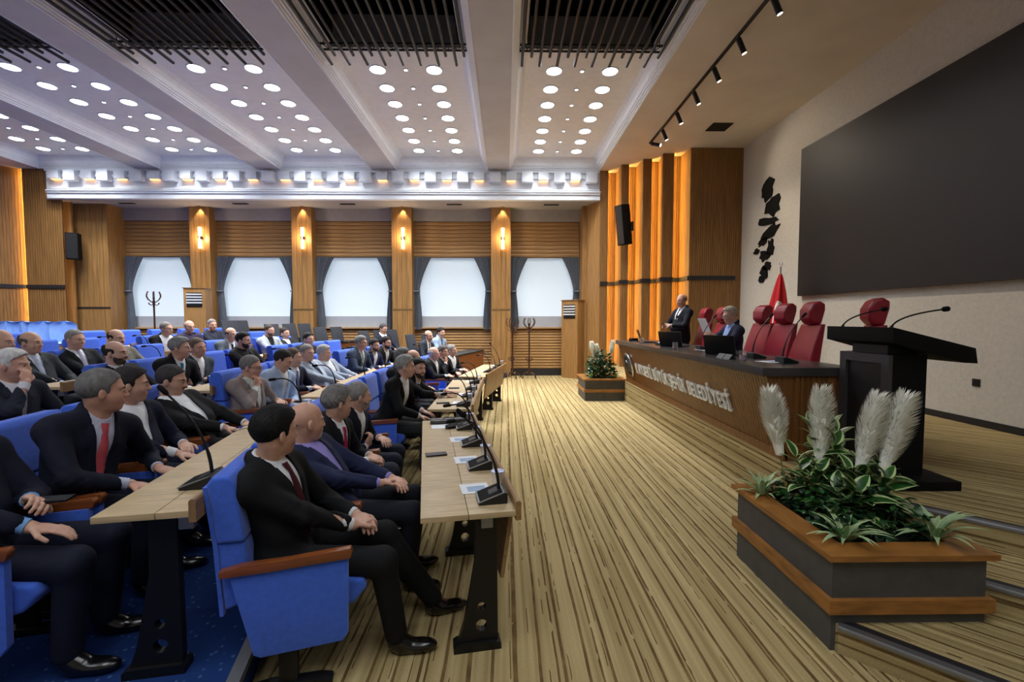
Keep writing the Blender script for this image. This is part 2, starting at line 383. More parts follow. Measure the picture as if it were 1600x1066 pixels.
for i in range(5):
    x0=PX[i]+(PW if i else .5); x1=PX[i+1]-PW
    floor_z=tier_z(math.hypot((x0+x1)/2-CC[0],WY-CC[1]))
    MB().box(x0,x1,WY+.09,WY+.12,0,1.44).obj('panel','wood_groove',ww)
    battens(.22,1.40,x0,x1,.085,.066)
    MB().box(x0,x1,WY+.0,WY+.12,1.43,1.47).obj('panel_cap','wood_h',ww)
    MB().box(x0,x1,WY+.06,WY+.12,0,.2).obj('plinth','dark_rail',ww)
    MB().box(x0,x1,WY+.06,WY+.12,3.56,4.62).obj('panel','wood_groove',ww)
    q=z=0
    battens_y=WY+.06
    key=(round(x1-x0,2),'u')
    bat[key]=MB().prism([(0,0),(0,.10),(-.012,.094),(-.02,.05),(-.012,.006)],0,x1-x0,'x').mesh('batten','wood_h')
    for k in range(9): link('batten',bat[key],ww,(x0,WY+.06,3.58+k*.116))
    # window: frame, glass, roller blind, lower blind band, sill
    win=struct(link('window_%d'%(i+1),None)); win['label']='window with lowered white roller blind'
    fr=MB(); fr.box(x0,x1,WY+.2,WY+.26,1.40,1.46); fr.box(x0,x1,WY+.2,WY+.26,3.54,3.6)
    for xx in (x0,x1-.06): fr.box(xx,xx+.06,WY+.2,WY+.26,1.4,3.6)
    fr.obj('window_frame','white_paint',win)
    MB().box(x0,x1,WY+.225,WY+.231,1.46,3.54).obj('pane','clear_glass',win)
    MB().box(x0+.06,x1-.06,WY+.165,WY+.168,1.80,3.58).obj('blind','blind_fabric',win)
    MB().box(x0+.06,x1-.06,WY+.16,WY+.175,1.785,1.805).obj('bottom_bar','white_paint',win)
    MB().tube([(x0+.06,WY+.17,3.57),(x1-.06,WY+.17,3.57)],.02,10).obj('roller','white_paint',win)
    MB().box(x0,x1,WY+.12,WY+.19,1.44,1.80).obj('lower_panel','sill_white',win)
# piers in front of the wall
for i,x in enumerate(PX):
    if i in (0,5): continue
    w_=PW; p=struct(link('trim_%d'%(i+1),None)); p['label']='wood clad pier between windows'
    y0=WY-.28
    MB().box(x-w_,x+w_,y0,WY+.1,0,SOF).obj('pier_core','wood_wall',p)
    fluted('pier_face',(x-w_,y0),(x+w_,y0),0,SOF,('wood_wall','wood_groove'),.145,.006,.006,p)
    MB().box(x-w_-.005,x+w_+.005,y0-.014,y0,1.975,2.02).obj('brass_line','brass',p)
# left pier with speaker
p=struct(link('trim_7',None)); p['label']='broad wood pier at the corner of the window wall'
fluted('pier_face',(-12.6,WY-.55),(-11.25,WY-.55),0,SOF,('wood_wall','wood_groove'),.15,.006,.006,p)
MB().box(-12.75,-11.25,WY-.545,WY+.1,0,SOF).obj('pier_core','wood_wall',p)
MB().box(-12.6,-11.24,WY-.57,WY-.55,2.02,2.06).obj('brass_line','dark_rail',p)
MB().box(2.22,2.36,WY-.5,WY+.1,0,SOF).obj('pier_core','wood_wall',p)
# soffit over the windows
slab('ceiling_soffit',-13.0,2.6,FY+.08,WY+.3,SOF,SOF+.15,'soffit_grey')
MB().box(-12.9,2.6,WY-.02,WY+.12,4.62,SOF).obj('header','soffit_grey',ww)
# ---------------- main ceiling
BAYS=[(-12.55,-9.95),(-9.33,-6.70),(-6.10,-3.60),(-2.98,-.48),(.10,2.58)]
BY0,BYM,BY1=-4.0,7.45,12.62
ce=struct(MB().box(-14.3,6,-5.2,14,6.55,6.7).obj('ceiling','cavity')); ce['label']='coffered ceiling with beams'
edges=[(-14.3,-12.55)]+[(BAYS[i][1],BAYS[i+1][0]) for i in range(4)]
for a,b in edges: struct(MB().box(a,b,-5.2,FY+.02,CZ,6.6).obj('ceiling_beam','beam_paint'))
o=struct(MB().box(2.58,RX+.1,-5.2,WY,CZ,6.6).obj('ceiling_slab','ceiling_warm')); o['label']='smooth ceiling slab over the stage'
struct(MB().box(-14.3,2.58,FY,FY+.5,CZ,6.6).obj('ceiling_beam','beam_paint'))
PROF=[(0,CZ),(-.0,CZ-.012),(.03,CZ-.012),(.03,CZ+.02),(.055,CZ+.02),(.055,CZ+.05),(.085,CZ+.05),(.085,CZ+.085),(.11,CZ+.085),(.13,CZ+.16),(.17,CZ+.22),(.24,PZ)]
for i,(a,b) in enumerate(BAYS):
    pn=struct(MB().box(a,b,-4.6,2.0,PZ,PZ+.06).obj('ceiling_coffer','coffer_paint')); pn['label']='recessed ceiling coffer panel'
    pn=struct(MB().box(a,b,BYM,BY1+.02,PZ,PZ+.06).obj('ceiling_coffer','coffer_paint')); pn['label']='recessed ceiling coffer panel'
    m=MB()
    for (d0,z0),(d1,z1) in zip(PROF[:-1],PROF[1:]):
        r=lambda d,z:[(a+d,-4.0,z),(a+d,BY1-d,z),(b-d,BY1-d,z),(b-d,-4.0,z)]
        q=r(d0,z0)+r(d1,z1); m.add(q,[(0,4,5,1),(1,5,6,2),(2,6,7,3)])
    struct(m.obj('ceiling_cornice','white_paint'))
    MB().box(a,b,BYM-.03,BYM,PZ-.05,6.5).obj('cavity_lip','plaster_grey',pn)
    # black cavity sides
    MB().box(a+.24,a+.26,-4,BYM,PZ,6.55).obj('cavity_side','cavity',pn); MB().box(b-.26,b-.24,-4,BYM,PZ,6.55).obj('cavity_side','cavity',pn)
ORD=['first','second','third','fourth','fifth']
# black tube grilles hung in the coffers
for i,(a,b) in enumerate(BAYS):
    k=4-i
    g=thing('ceiling_grille','black tube grille hung in the %s coffer counted from the track lights'%ORD[k],'grille',(0,0,0))
    x0,x1=a+.10,b-.10; n=16; zt=5.84
    for j in range(n):
        x=x0+.07+(x1-x0-.14)*j/(n-1); long_=(j%2==0); y1=7.62 if long_ else 7.36
        key='tube_%d'%long_
        if key not in bat: bat[key]=MB().tube([(0,2.2,0),(0,y1,0)],.024,8).mesh('tube','black_metal')
        link('tube',bat[key],g,(x,0,zt))
    for yy in (7.16,5.95):
        t=MB(); t.tube([(x0,yy,zt+.06),(x1,yy,zt+.06)],.016,6); t.tube([(x0,yy+.16,zt+.06),(x1,yy+.16,zt+.06)],.016,6)
        for j in range(28):
            xa=x0+(x1-x0)*j/28; xb=x0+(x1-x0)*(j+1)/28; ya,yb=(yy,yy+.16) if j%2 else (yy+.16,yy)
            t.tube([(xa,ya,zt+.06),(xb,yb,zt+.06)],.008,5)
        t.obj('truss','black_metal',g)
    for xx in (x0+.1,x1-.1):
        for yy in (7.2,5.98): MB().tube([(xx,yy,zt+.06),(xx,yy,6.56)],.008,5).obj('hanger','black_metal',g)
# downlights
disc=MB().lathe([(.001,0),(.128,0),(.128,.012)],24).mesh('diffuser','lamp_face')
ringm=MB(); 
for t in range(24): pass
ringm=MB().lathe([(.130,.010),(.130,-.004),(.146,-.004),(.150,.012)],24).mesh('rim','white_paint')
dot=MB().lathe([(.001,0),(.030,0),(.030,.01)],12).mesh('diffuser','dot_face')
dring=MB().lathe([(.031,.01),(.031,-.008),(.046,-.006),(.048,.01)],12).mesh('rim','white_paint')
ld=bpy.data.lights.new('downlight','AREA'); ld.shape='DISK'; ld.size=.24; ld.energy=LAMP_W; ld.color=(.96,.98,1.0); ld.spread=R(114); ld2=ld.copy(); ld2.energy=FRONT_W; ld2.spread=R(140)
for i,(a,b) in enumerate(BAYS):
    k=4-i; cx=(a+b)/2
    for j in range(12):
        y=8.15+.632*j if j<7 else 1.2-.9*(j-7)
        for sx in (-.49,.49):
            t=thing('downlight','large round white downlight in the %s coffer counted from the track lights'%ORD[k],'ceiling light',(cx+sx,y,PZ-.014),group='large downlights, %s coffer'%ORD[k])
            link('diffuser',disc,t); link('rim',ringm,t); l=link('lamp',ld if j<7 else ld2,t,(0,0,-.012))
        t=thing('spot_downlight','tiny round spotlight between the large downlights of the %s coffer'%ORD[k],'ceiling light',(cx,y,PZ-.012),group='tiny spotlights, %s coffer'%ORD[k])
        link('diffuser',dot,t); link('rim',dring,t)
# frieze with blocks and lit niches
fz=struct(MB().box(-12.4,2.6,FY,FY+.10,SOF,CZ).obj('trim_8','frieze_paint')); fz['label']='white frieze with square blocks and small amber niche lights'
MB().box(-12.4,2.58,FY-.05,FY,5.70,CZ-.0).obj('top_band','frieze_paint',fz)
m=MB()
for (y,z0,z1) in ((.03,5.23,5.27),(.09,SOF+.0,5.10),(.12,5.10,5.15),(.14,5.15,5.18)): m.box(-12.3,2.58,FY-y,FY,z0,z1)
m.obj('lower_moulding','frieze_paint',fz)
bl=MB().box(-.15,.15,-.17,0,0,.27).mesh('block','frieze_paint',bev=.006); bs=MB().box(-.14,.14,-.15,0,.05,.25).mesh('block','frieze_paint',bev=.006)
ng=MB().box(-.115,.115,-.075,-.012,.035,.048).mesh('niche_light','niche_glow'); cn=MB().box(-.07,.07,-.05,0,.12,.2).mesh('connector','frieze_paint')
for j in range(35):
    x=-12.08+.437*j
    if x>2.5: break
    if j%2: link('block',bl,fz,(x,FY,5.42))
    else:
        link('block',bs,fz,(x,FY,5.43)); link('niche_light',ng,fz,(x,FY,5.43))
    if x+.22<2.5: link('connector',cn,fz,(x+.2185,FY,5.42))
vt=MB().box(-.21,.21,-.06,.06,-.012,0).mesh('air_slot','vent_black')
for x in (-10.6,-7.45,-4.45,-1.45,1.3):
    tag(link('air_slot',vt,None,(x,FY+.42,SOF-.001)),'thin black air slot in the soffit above the windows','vent','air slots in the window soffit')
tag(MB().box(4.3,4.72,9.55,9.95,CZ-.015,CZ).obj('ceiling_vent','vent_black'),'square black air vent in the smooth ceiling over the stage','vent')
# small uplit spots above piers
for x in PX[1:5]:
    t=thing('pier_spot','small brass spotlight above wood pier, in the window soffit','ceiling light',(x+.05,WY-.34,SOF),group='pier spotlights')
    MB().lathe([(.03,0),(.05,0),(.055,-.012),(.03,-.014)],14).obj('rim','brass',t); MB().lathe([(.001,-.004),(.03,-.004),(.03,-.002)],12).obj('bulb','sconce_glow',t)
    l=bpy.data.lights.new('pier_spot','SPOT'); l.energy=26; l.color=(1,.75,.45); l.spot_size=R(70); l.shadow_soft_size=.03
    o=link('lamp',l,t,(0,0,-.03))
# wall sconces
for i,x in enumerate(PX[1:5]):
    t=thing('wall_sconce','twin-tube glowing wall sconce on wood pier between windows','sconce',(x+.06,WY-.285,4.05),group='wall sconces on the piers')
    MB().box(-.035,.035,-.1,0,-.035,.035).obj('bracket','brass',t,bev=.005)
    for z0,z1 in ((.05,.30),(-.30,-.05)): MB().tube([(0,-.07,z0),(0,-.07,z1)],.045,12).obj('glass_tube','sconce_glow',t,smooth=True)
    MB().tube([(0,-.07,-.05),(0,-.07,.05)],.048,12).obj('collar','black_metal',t)
    l=bpy.data.lights.new('sconce','POINT'); l.energy=15; l.color=(1,.76,.48); l.shadow_soft_size=.06; link('lamp',l,t,(0,-.16,0))
# track lights over the stage
tr=thing('light_track','black ceiling light track with a row of cylinder spotlights over the stage','track light',(3.32,0,CZ))
MB().box(-.02,.02,2.0,10.62,-.035,-.002).obj('track','black_metal',tr)
for j,y in enumerate((3.7,4.7,5.78,6.62,7.38,8.15,8.95,9.75,10.45)):
    last=(j==8); s=link('spot_head',None,tr,(0,y,-.035))
    MB().tube([(0,0,0),(0,0,-.05)],.012,6).obj('stem','black_metal',s)
    d=Vector((.45,0,-1)).normalized() if not last else Vector((.75,-.55,-.35)).normalized()
    a=Vector((0,0,-.06)); e=a+d*.2
    MB().tube([a-d*.02,e],.038,14).obj('cylinder','black_metal',s); MB().tube([e-d*.002,e+d*.003],.031,14).obj('lens','spot_face',s)
    l=bpy.data.lights.new('track_spot','SPOT'); l.energy=60; l.color=(1,.86,.66); l.spot_size=R(62); l.spot_blend=.8; l.shadow_soft_size=.04
    o=link('lamp',l,s,tuple(e+d*.01)); o.rotation_mode='QUATERNION'; o.rotation_quaternion=Vector((.62,.02,-.78)).normalized().to_track_quat('-Z','Y') if not last else d.to_track_quat('-Z','Y')
# screen on the right wall
sc=thing('video_wall','huge matte black video screen mounted on the pale right-hand wall','screen',(RX,0,0))
MB().box(-.09,-.01,2.0,8.62,2.17,4.88).obj('screen_panel','screen',sc); MB().box(-.085,-.0,1.98,8.64,2.15,4.90).obj('frame','screen_frame',sc)
# abstract wall art
random.seed(5)
art=thing('wall_art','tall black brushstroke-like metal wall ornament between wood panels and video screen','wall art',(RX-.012,9.9,0))
BL=[(1200,297,8,16,.5),(1208,322,9,16,.1),(1199,346,14,5,.25),(1203,363,14,9,-.5),(1205,388,4,13,0),(1193,378,7,5,-.6),(1183,394,4,5,.5),(1195,400,7,8,.1),(1200,416,5,6,.2),(1195,425,5,9,-.1),(1190,437,4,5,.3)]
for (x,y,a,b,rt) in BL:
    d=ray(x,y); q=CAM+d*(RX/d[0]); k=math.hypot(q[0],q[1])/FPX*1.0
    pts=[]
    for j in range(14):
        t=2*math.pi*j/14; rr=1+random.uniform(-.28,.28); u=a*2.0*rr*math.cos(t)*.0142; v=b*rr*math.sin(t)*.0142
        pts.append((q[1]-9.9+u*math.cos(rt)-v*math.sin(rt),q[2]+u*math.sin(rt)*.5+v*math.cos(rt)))
    MB().prism(pts,-.012,.012,'x').obj('piece','black_matte',art)
# ================================================================== SEATING
BLK={1:(-13.9,-6.2),2:(-4.2,4.2),3:(5.8,13.0)}
BN={1:'block opposite the lectern',2:'middle block',3:'block nearest the windows'}
RN=['','front','second','third','fourth','fifth','sixth']
ROFF=[0,0,1.32,2.54,3.79,5.04,6.29]
def nseats(b,r): return {1:4,2:4 if r==1 else 5,3:4 if r<5 else 5}[b]
SHIFT={(2,4):-.55}
def seat(b,r,s):
    p0,p1=BLK[b]; n=nseats(b,r); phi=p0+(p1-p0)*(s+.5)/n+SHIFT.get((b,r),0)
    if b==3 and r>=5: phi=p0+(p1-p0)*(s+.5)/4
    Rr=16.58+ROFF[r]-(.03 if r>1 else 0); x,y=pol(Rr,phi)
    return (x,y,TZK(r-1)),-R(phi)
def make_seat():
    t=link('auditorium_seat',None)
    pan=[(-.25,.585),(.25,.60),(.245,.24),(.22,.205),(-.13,.185),(-.16,.20)]
    arm=[(-.285,.575),(-.285,.605),(-.2,.622),(.0,.628),(.15,.640),(.262,.648),(.272,.63),(.262,.60),(.1,.592),(-.1,.580)]
    for s in (-1,1):
        y=s*.253; MB().prism(pan,y-.019,y+.019,'y').obj('side_panel','blue_fabric',t,bev=.008)
        MB().prism(arm,y-.032 if s<0 else y-.012,y+.012 if s<0 else y+.032,'y').obj('armrest','wood_arm',t,bev=.008)
        MB().box(-.06,.02,s*.235-.02,s*.235+.02,.03,.30).obj('leg','black_metal',t,bev=.004)
        MB().prism([(-.22,0),(-.22,.022),(-.1,.04),(.12,.034),(.17,.02),(.17,0)],s*.235-.03,s*.235+.03,'y').obj('foot','black_metal',t,bev=.006)
    MB().prism([(-.20,.36),(-.20,.455),(.0,.45),(.22,.475),(.31,.46),(.33,.42),(.27,.35),(.1,.31)],-.225,.225,'y').obj('seat_cushion','blue_fabric',t,bev=.02,seg=3)
    # backrest leans back
    lo=[(-.165,.44),(-.195,.71),(-.305,.71),(-.28,.40)]; up=[(-.19,.715),(-.222,.985),(-.245,1.015),(-.315,1.012),(-.335,.985),(-.30,.715)]
    MB().prism(lo,-.232,.232,'y').obj('backrest_lower','blue_fabric',t,bev=.018,seg=3)
    MB().prism(up,-.245,.245,'y').obj('backrest_upper','blue_fabric',t,bev=.02,seg=3)
    MB().prism([(-.30,.38),(-.318,.70),(-.352,.97),(-.335,.97),(-.30,.70),(-.285,.38)],-.236,.236,'y').obj('back_shell','blue_fabric',t)
    return t
SEAT0=make_seat(); KIDS[SEAT0.name]=list(SEAT0.children)
SEATS={}; used=[False]
def put_seat(loc,rz,label,group):
    if not used[0]: o=SEAT0; used[0]=True
    else: o=copy_tree(SEAT0)
    o.location=loc; o.rotation_euler=(0,0,rz); tag(o,label,'seat',group); return o
for r in range(1,7):
    for b in (1,2,3):
        for s in range(nseats(b,r)):
            loc,rz=seat(b,r,s)
            d=np.array(loc)-CAM
            if 800+FPX*(d@_r)/(d@_f)<-130 and not (b==1 and r==2): continue
            SEATS[b,r,s]=put_seat(loc,rz,'empty blue upholstered seat with wooden armrests, %s row, %s'%(RN[r],BN[b]),'empty blue seats, %s row, %s'%(RN[r],BN[b]))
# desks in front of each row
LEGP=curve_mesh('leg',[[(.18,.03),(.39,.03),(.39,.10),(.385,.74),(.275,.74),(.27,.45),(.215,.14)],circ(.305,.225,.022),circ(.305,.125,.031)],.02,'black_metal')
def desk(b,r):
    p0,p1=BLK[b]; p0+=SHIFT.get((b,r),0); p1+=SHIFT.get((b,r),0); Rr=16.0+ROFF[r]; a=Vector(pol(Rr,p0)); e=Vector(pol(Rr,p1))
    if b==1 and r>2: a=Vector(pol(Rr,-9.5))
    L=(e-a).length; mid=(a+e)/2; d=(e-a).normalized(); rz=math.atan2(-d.x,d.y)
    t=thing('long_desk','long light oak desk with black steel legs, %s row, %s'%(RN[r],BN[b]),'desk',(mid.x,mid.y,TZK(r-1)),rz)
    h=L/2; D=.47 if r==1 else .36; k0=D-.47
    MB().box(0,.232,-h,h,.722,.75).obj('tabletop_board','wood_oak',t,bev=.003); MB().box(.235,D,-h,h,.722,.75).obj('tabletop_board','wood_oak',t,bev=.003)
    MB().prism([(x_+k0,z_) for x_,z_ in [(.470,.70),(.470,.79),(.478,.798),(.492,.798),(.498,.79),(.498,.70)]],-h,h,'y').obj('raised_edge','wood_oakedge',t)
    k=max(2,round(L/1.05))
    pm=.09 if r==1 else .42
    for i in range(k):
        y0=-h+pm+(L-2*pm)*i/k; y1=-h+pm+(L-2*pm)*(i+1)/k-.012
        MB().prism([(x_+k0,z_) for x_,z_ in [(.455,.715),(.475,.715),(.425,.36),(.405,.36)]],y0,y1,'y').obj('modesty_panel','wood_oakedge',t)
    for i in range(3):
        y=(-h+.10)+(L-.20)*i/2
        o=link('leg',LEGP,t,(k0,y,0)); o.rotation_euler=(math.pi/2,0,0)
        MB().prism([(x_+k0,z_) for x_,z_ in [(.16,0),(.16,.03),(.18,.042),(.39,.042),(.405,.03),(.405,0)]],y-.04,y+.04,'y').obj('foot','black_metal',t)
    MB().box(.30,.36,-h+.04,-h+.075,.655,.72).obj('bracket','alu',t,bev=.003)
    MB().box(.27,.33,-h+.1,h-.1,.66,.72).obj('beam','black_metal',t)
    return t,h
DESK={}
for r in range(1,7):
    for b in (1,2,3):
        if b==1 and r>3: continue
        DESK[b,r]=desk(b,r)
# ================================================================== ITEMS ON THE DESKS
def desk_pt(b,r,s,dx,dy=0):
    loc,rz=seat(b,r,s); t,h=DESK[b,r]
    if r>1: dx*=.36/.47
    # lateral position of the seat along the desk
    v=Vector((loc[0]-t.location.x,loc[1]-t.location.y)); az=t.rotation_euler.z; y=-math.sin(az)*v.x+math.cos(az)*v.y
    y=max(-h+.12,min(h-.12,y*(16.0/16.58)+dy)); c,s_=math.cos(az),math.sin(az)
    return (t.location.x+c*dx-s_*y,t.location.y+s_*dx+c*y,TZK(r-1)+.751),az
def make_mic(short=False):
    t=link('conference_microphone',None)
    MB().prism([(-.075,0),(-.075,.012),(.055,.058),(.075,.055),(.075,0)],-.075,.075,'y').obj('base_unit','black_plastic',t,bev=.004)
    MB().prism([(-.079,.010),(-.079,.016),(.056,.0625),(.056,.057)],-.078,.078,'y').obj('silver_edge','alu',t)
    MB().prism([(-.070,.016),(-.070,.0195),(.050,.0625),(.050,.059)],-.07,.07,'y').obj('front_plate','black_matte',t)
    MB().add([(-.03,-.03,.0335),(-.03,.03,.0335),(.03,.03,.0565),(.03,-.03,.0565)],[(0,1,2,3)]).obj('speaker_grille','black_plastic',t)
    P=[Vector((.04-.02*u-.16*u*u,0,.055+.42*u-.03*u*u)) for u in [i/9 for i in range(10)]]
    if short: P=[Vector((.04-.19*u*u,0,.055+.26*math.sin(u*1.75))) for u in [i/9 for i in range(10)]]
    MB().tube(P,[.0085]*3+[.0055]*7,7).obj('gooseneck','black_metal',t)
    e=P[-1]; d=(P[-1]-P[-2]).normalized(); MB().tube([e,e+d*.012,e+d*.05,e+d*.062],[.006,.012,.0125,.007],9).obj('mic_head','black_matte',t,smooth=True)
    return t
MIC0=make_mic(); KIDS[MIC0.name]=list(MIC0.children); mic_used=[False]
MIC1=make_mic(True); KIDS[MIC1.name]=list(MIC1.children); mic_used1=[False]
def put_mic(loc,rz,label,short=False):
    src,fl=(MIC1,mic_used1) if short else (MIC0,mic_used)
    o=src if not fl[0] else copy_tree(src); fl[0]=True
    o.location=loc; o.rotation_euler=(0,0,rz); tag(o,label,'microphone','conference microphones'); return o
def sheet(loc,rz,label,w=.21,l=.15,printed=True):
    t=thing('paper_sheet',label,'paper',loc,rz)
    MB().box(-w/2,w/2,-l/2,l/2,0,.0022).obj('sheet','paper',t)
    if printed:
        m=MB()
        for k in range(4): m.box(-w*.28,w*.36,-l*.3+k*l*.13,-l*.3+k*l*.13+l*.07,.0024,.0026)
        m.obj('print','blue_print',t)
    return t
def cup(loc,label,cat='water cup'):
    t=thing('water_cup',label,cat,loc)
    MB().lathe([(.026,0),(.028,.004),(.034,.095),(.0325,.095),(.026,.006)],16).obj('cup_wall','clear_glass',t,smooth=True)
    MB().lathe([(.037,.094),(.038,.098),(.030,.101),(.001,.1)],16).obj('foil_lid','foil',t,smooth=True); return t
def phone(loc,rz,label,parent=None):
    t=thing('smartphone',label,'phone',loc,rz); MB().box(-.075,.075,-.037,.037,0,.010).obj('case','phone',t,bev=.004); MB().box(-.071,.071,-.034,.034,.0102,.0106).obj('display','screen',t); return t
WHO1=['black-haired man with the burgundy tie','bald man in the navy blazer','grey-haired man with the magenta tie','grey-bearded man at the desk end']
for s in range(4):
    p,az=desk_pt(1,1,s,.37,-.10); put_mic(p,az,'desk microphone with gooseneck in front of the %s'%WHO1[s],s>0)
    if s<3:
        p,az=desk_pt(1,1,s,.30,.07); sheet(p,az+.05,'printed white and blue sheet on oak desk by the %s'%WHO1[s],w=.16)
    p,az=desk_pt(1,1,s,.43,.06); cup(p,'foil-lidded water cup on oak desk facing the %s'%WHO1[s])
p,az=desk_pt(1,1,1,.10,.22); phone(p,az+.1,'dark smartphone lying on the front oak desk near its edge')
p,az=desk_pt(1,1,3,.16,.0); sheet(p,az+.05,'plain white sheet at the far end of the front oak desk',w=.16,printed=False)
p,az=desk_pt(1,1,3,.24,.17); 
t=thing('document_bag','flat dark grey document bag lying at the end of the front oak desk','bag',p,az)
MB().box(-.17,.17,-.06,.06,0,.035).obj('bag_body','grey_lam',t,bev=.012); MB().box(-.17,.17,-.004,.004,.034,.038).obj('zip','alu',t); MB().tube([(-.05,0,.035),(-.04,0,.05),(.04,0,.05),(.05,0,.035)],.005,6).obj('handle','black_plastic',t)
p,az=desk_pt(1,1,3,.27,-.06); t=thing('gloves','pair of dark gloves lying beside the end microphone','gloves',p,az+.6)
MB().ball((0,0,.012),(.09,.035,.014),12).obj('glove','black_matte',t); MB().ball((.03,.05,.012),(.085,.03,.013),12).obj('glove','black_matte',t)
for (b,r,s,who) in ((1,2,3,'moustached man in black suit'),(2,1,0,'grey-haired man leaning forward'),(2,1,1,'dark-bearded man at the desk'),(2,1,2,'half hidden grey-haired man'),(2,1,3,'balding man half hidden in the middle block'),
    (3,1,1,'smiling white-haired man'),(3,1,2,'man with hand on chin by the windows'),(3,1,3,'white open shirt by the windows'),
    (2,2,0,'taupe-suited man'),(2,2,2,'navy-suited man with striped tie'),(2,2,4,'grey-blazered man'),(3,2,0,'slate-suited man'),(3,2,2,'bearded man with glasses'),
    (2,3,1,'man with the teal tie'),(2,3,3,'empty third-row seat'),(3,3,1,'young black-haired man'),(2,4,1,'bald man in charcoal'),(2,4,2,'man with the silver tie'),(2,4,3,'olive-jacketed man'),
    (2,5,3,'empty fifth-row seats'),(2,5,4,'empty end seat of the fifth row'),(3,5,0,'black-suited man with glasses, fifth row'),(3,4,1,'empty fourth-row seat by the windows'),(3,6,1,'empty sixth-row seats by the windows')):
    if (b,r) not in DESK: continue
    p,az=desk_pt(b,r,s,.37,-.08); put_mic(p,az,'desk microphone with gooseneck in front of the %s'%who,(b,r,s)!=(3,1,3))
d=ray(318,757); k_=(TZK(1)+.751-CAMZ)/d[2]; put_mic((d[0]*k_,d[1]*k_,TZK(1)+.751),DESK[1,2][0].rotation_euler.z,'desk microphone on the near end of the second-row oak desk')
for (b,r,s,who) in ((2,1,0,'grey-haired man leaning forward'),(2,1,1,'dark-bearded man'),(2,1,3,'balding half-hidden man'),(3,1,1,'smiling white-haired man'),(3,1,3,'man in white open shirt by the windows'),(1,2,3,'moustached man in black suit')):
    p,az=desk_pt(b,r,s,.31,.08); sheet(p,az,'printed sheet on the desk before the %s'%who,w=.16)
    p,az=desk_pt(b,r,s,.42,.12); cup(p,'foil-lidded water cup on the desk before the %s'%who)
p,az=desk_pt(2,1,2,.12,0); phone(p,az,'dark smartphone on the middle front desk beyond the bearded man')
p,az=desk_pt(2,1,0,.12,.05); phone(p,az+.2,'dark smartphone at the aisle end of the middle front desk')
# eyeglasses on the second-row desk
p,az=desk_pt(1,2,2,.14,.05); t=thing('eyeglasses','folded black-rimmed eyeglasses lying on the second-row oak desk','eyeglasses',p,az+1.9)
for s in (-1,1):
    MB().tube([(.033*s+.026*math.cos(k*.524),.0,.024+.019*math.sin(k*.524)) for k in range(13)],.0022,5).obj('rim','black_plastic',t); MB().tube([(.06*s,0,.03),(.05*s,.07,.02),(.03*s,.13,.004)],.0022,5).obj('temple','black_plastic',t)
# ================================================================== PRESS SEATS (office chairs, black tables) by the windows
def make_office(name,m,head):
    t=link(name,None); sh=.46
    if head:
        q=MB().prism([(-.18,sh+.02),(-.205,.62),(-.19,.74),(-.25,.98),(-.33,1.21),(-.385,1.22),(-.34,.95),(-.29,.62),(-.28,sh)],-1,1,'y'); q.v=[(x,y*(.262-.05*max(0,(z-.6)/.6)),z) for x,y,z in q.v]; q.obj('backrest',m,t,bev=.018,seg=3)
        q=MB().prism([(-.30,1.215),(-.255,1.28),(-.255,1.38),(-.30,1.46),(-.37,1.49),(-.43,1.45),(-.43,1.38),(-.40,1.215)],-1,1,'y'); q.v=[(x,y*(.118 if z>1.25 else .10),z) for x,y,z in q.v]; q.obj('headrest',m,t,bev=.03,seg=3)
        MB().tube([(-.35,0,1.15),(-.36,0,1.27)],.02,8).obj('headrest_post','black_metal',t)
    else:
        MB().prism([(-.20,.52),(-.27,.95),(-.33,1.20),(-.36,1.20),(-.31,.95),(-.235,.52)],-.235,.235,'y').obj('backrest',m,t,bev=.012)
        MB().box(-.30,-.24,-.03,.03,.36,.6).obj('back_post','black_metal',t)
    MB().prism([(-.24,sh-.08),(-.24,sh),(.2,sh+.015),(.27,sh-.01),(.27,sh-.08)],-.25,.25,'y').obj('seat_cushion',m,t,bev=.02,seg=3)
    for s in (-1,1):
        MB().prism([(-.18,.64),(-.18,.67),(.14,.68),(.16,.65)],s*.285-.03,s*.285+.03,'y').obj('armrest',m if head else 'black_plastic',t,bev=.008)
        MB().tube([(0,s*.26,sh-.06),(0,s*.29,sh-.02),(-.02,s*.285,.65)],.014,8).obj('arm_support','black_metal',t)
    MB().tube([(0,0,.09),(0,0,sh-.07)],.028,10).obj('gas_column','black_metal',t)
    for k in range(5):
        a=2*math.pi*k/5+.3; MB().tube([(0,0,.10),(.27*math.cos(a),.27*math.sin(a),.065)],[.025,.014],6).obj('base_arm','black_metal',t)
        MB().tube([(.27*math.cos(a)-.02,.27*math.sin(a),.032),(.27*math.cos(a)+.02,.27*math.sin(a),.032)],.03,10).obj('castor','black_plastic',t)
    return t
OFF0=make_office('office_chair','office_grey',False); KIDS[OFF0.name]=list(OFF0.children)
def on_arc(Rr,x,y0=10.):      # plan point on circle Rr in the column of photo pixel x
    d=ray(x,499); d=d/np.hypot(d[0],d[1]); c=np.array(CC); b=-(d[:2]@c); q=c@c-Rr*Rr; t=[-b-math.sqrt(b*b-q),-b+math.sqrt(b*b-q)]
    p=[d[:2]*k for k in t if k>0]; p=min(p,key=lambda v:abs(v[1]-11)); return float(p[0]),float(p[1])
PRESS=[(17.65,(661,684,700)),(18.75,(588,610,630)),(19.85,(519,543)),(20.95,(444,470,492)),(22.2,(377,393))]
ORD5=['first','second','third','fourth','fifth']
def arc_pt(Rr,Y): 
    dy=Y-CC[1]; return (CC[0]-math.sqrt(Rr*Rr-dy*dy),Y),math.asin(dy/Rr)
PRESS_SEAT={}; first=True
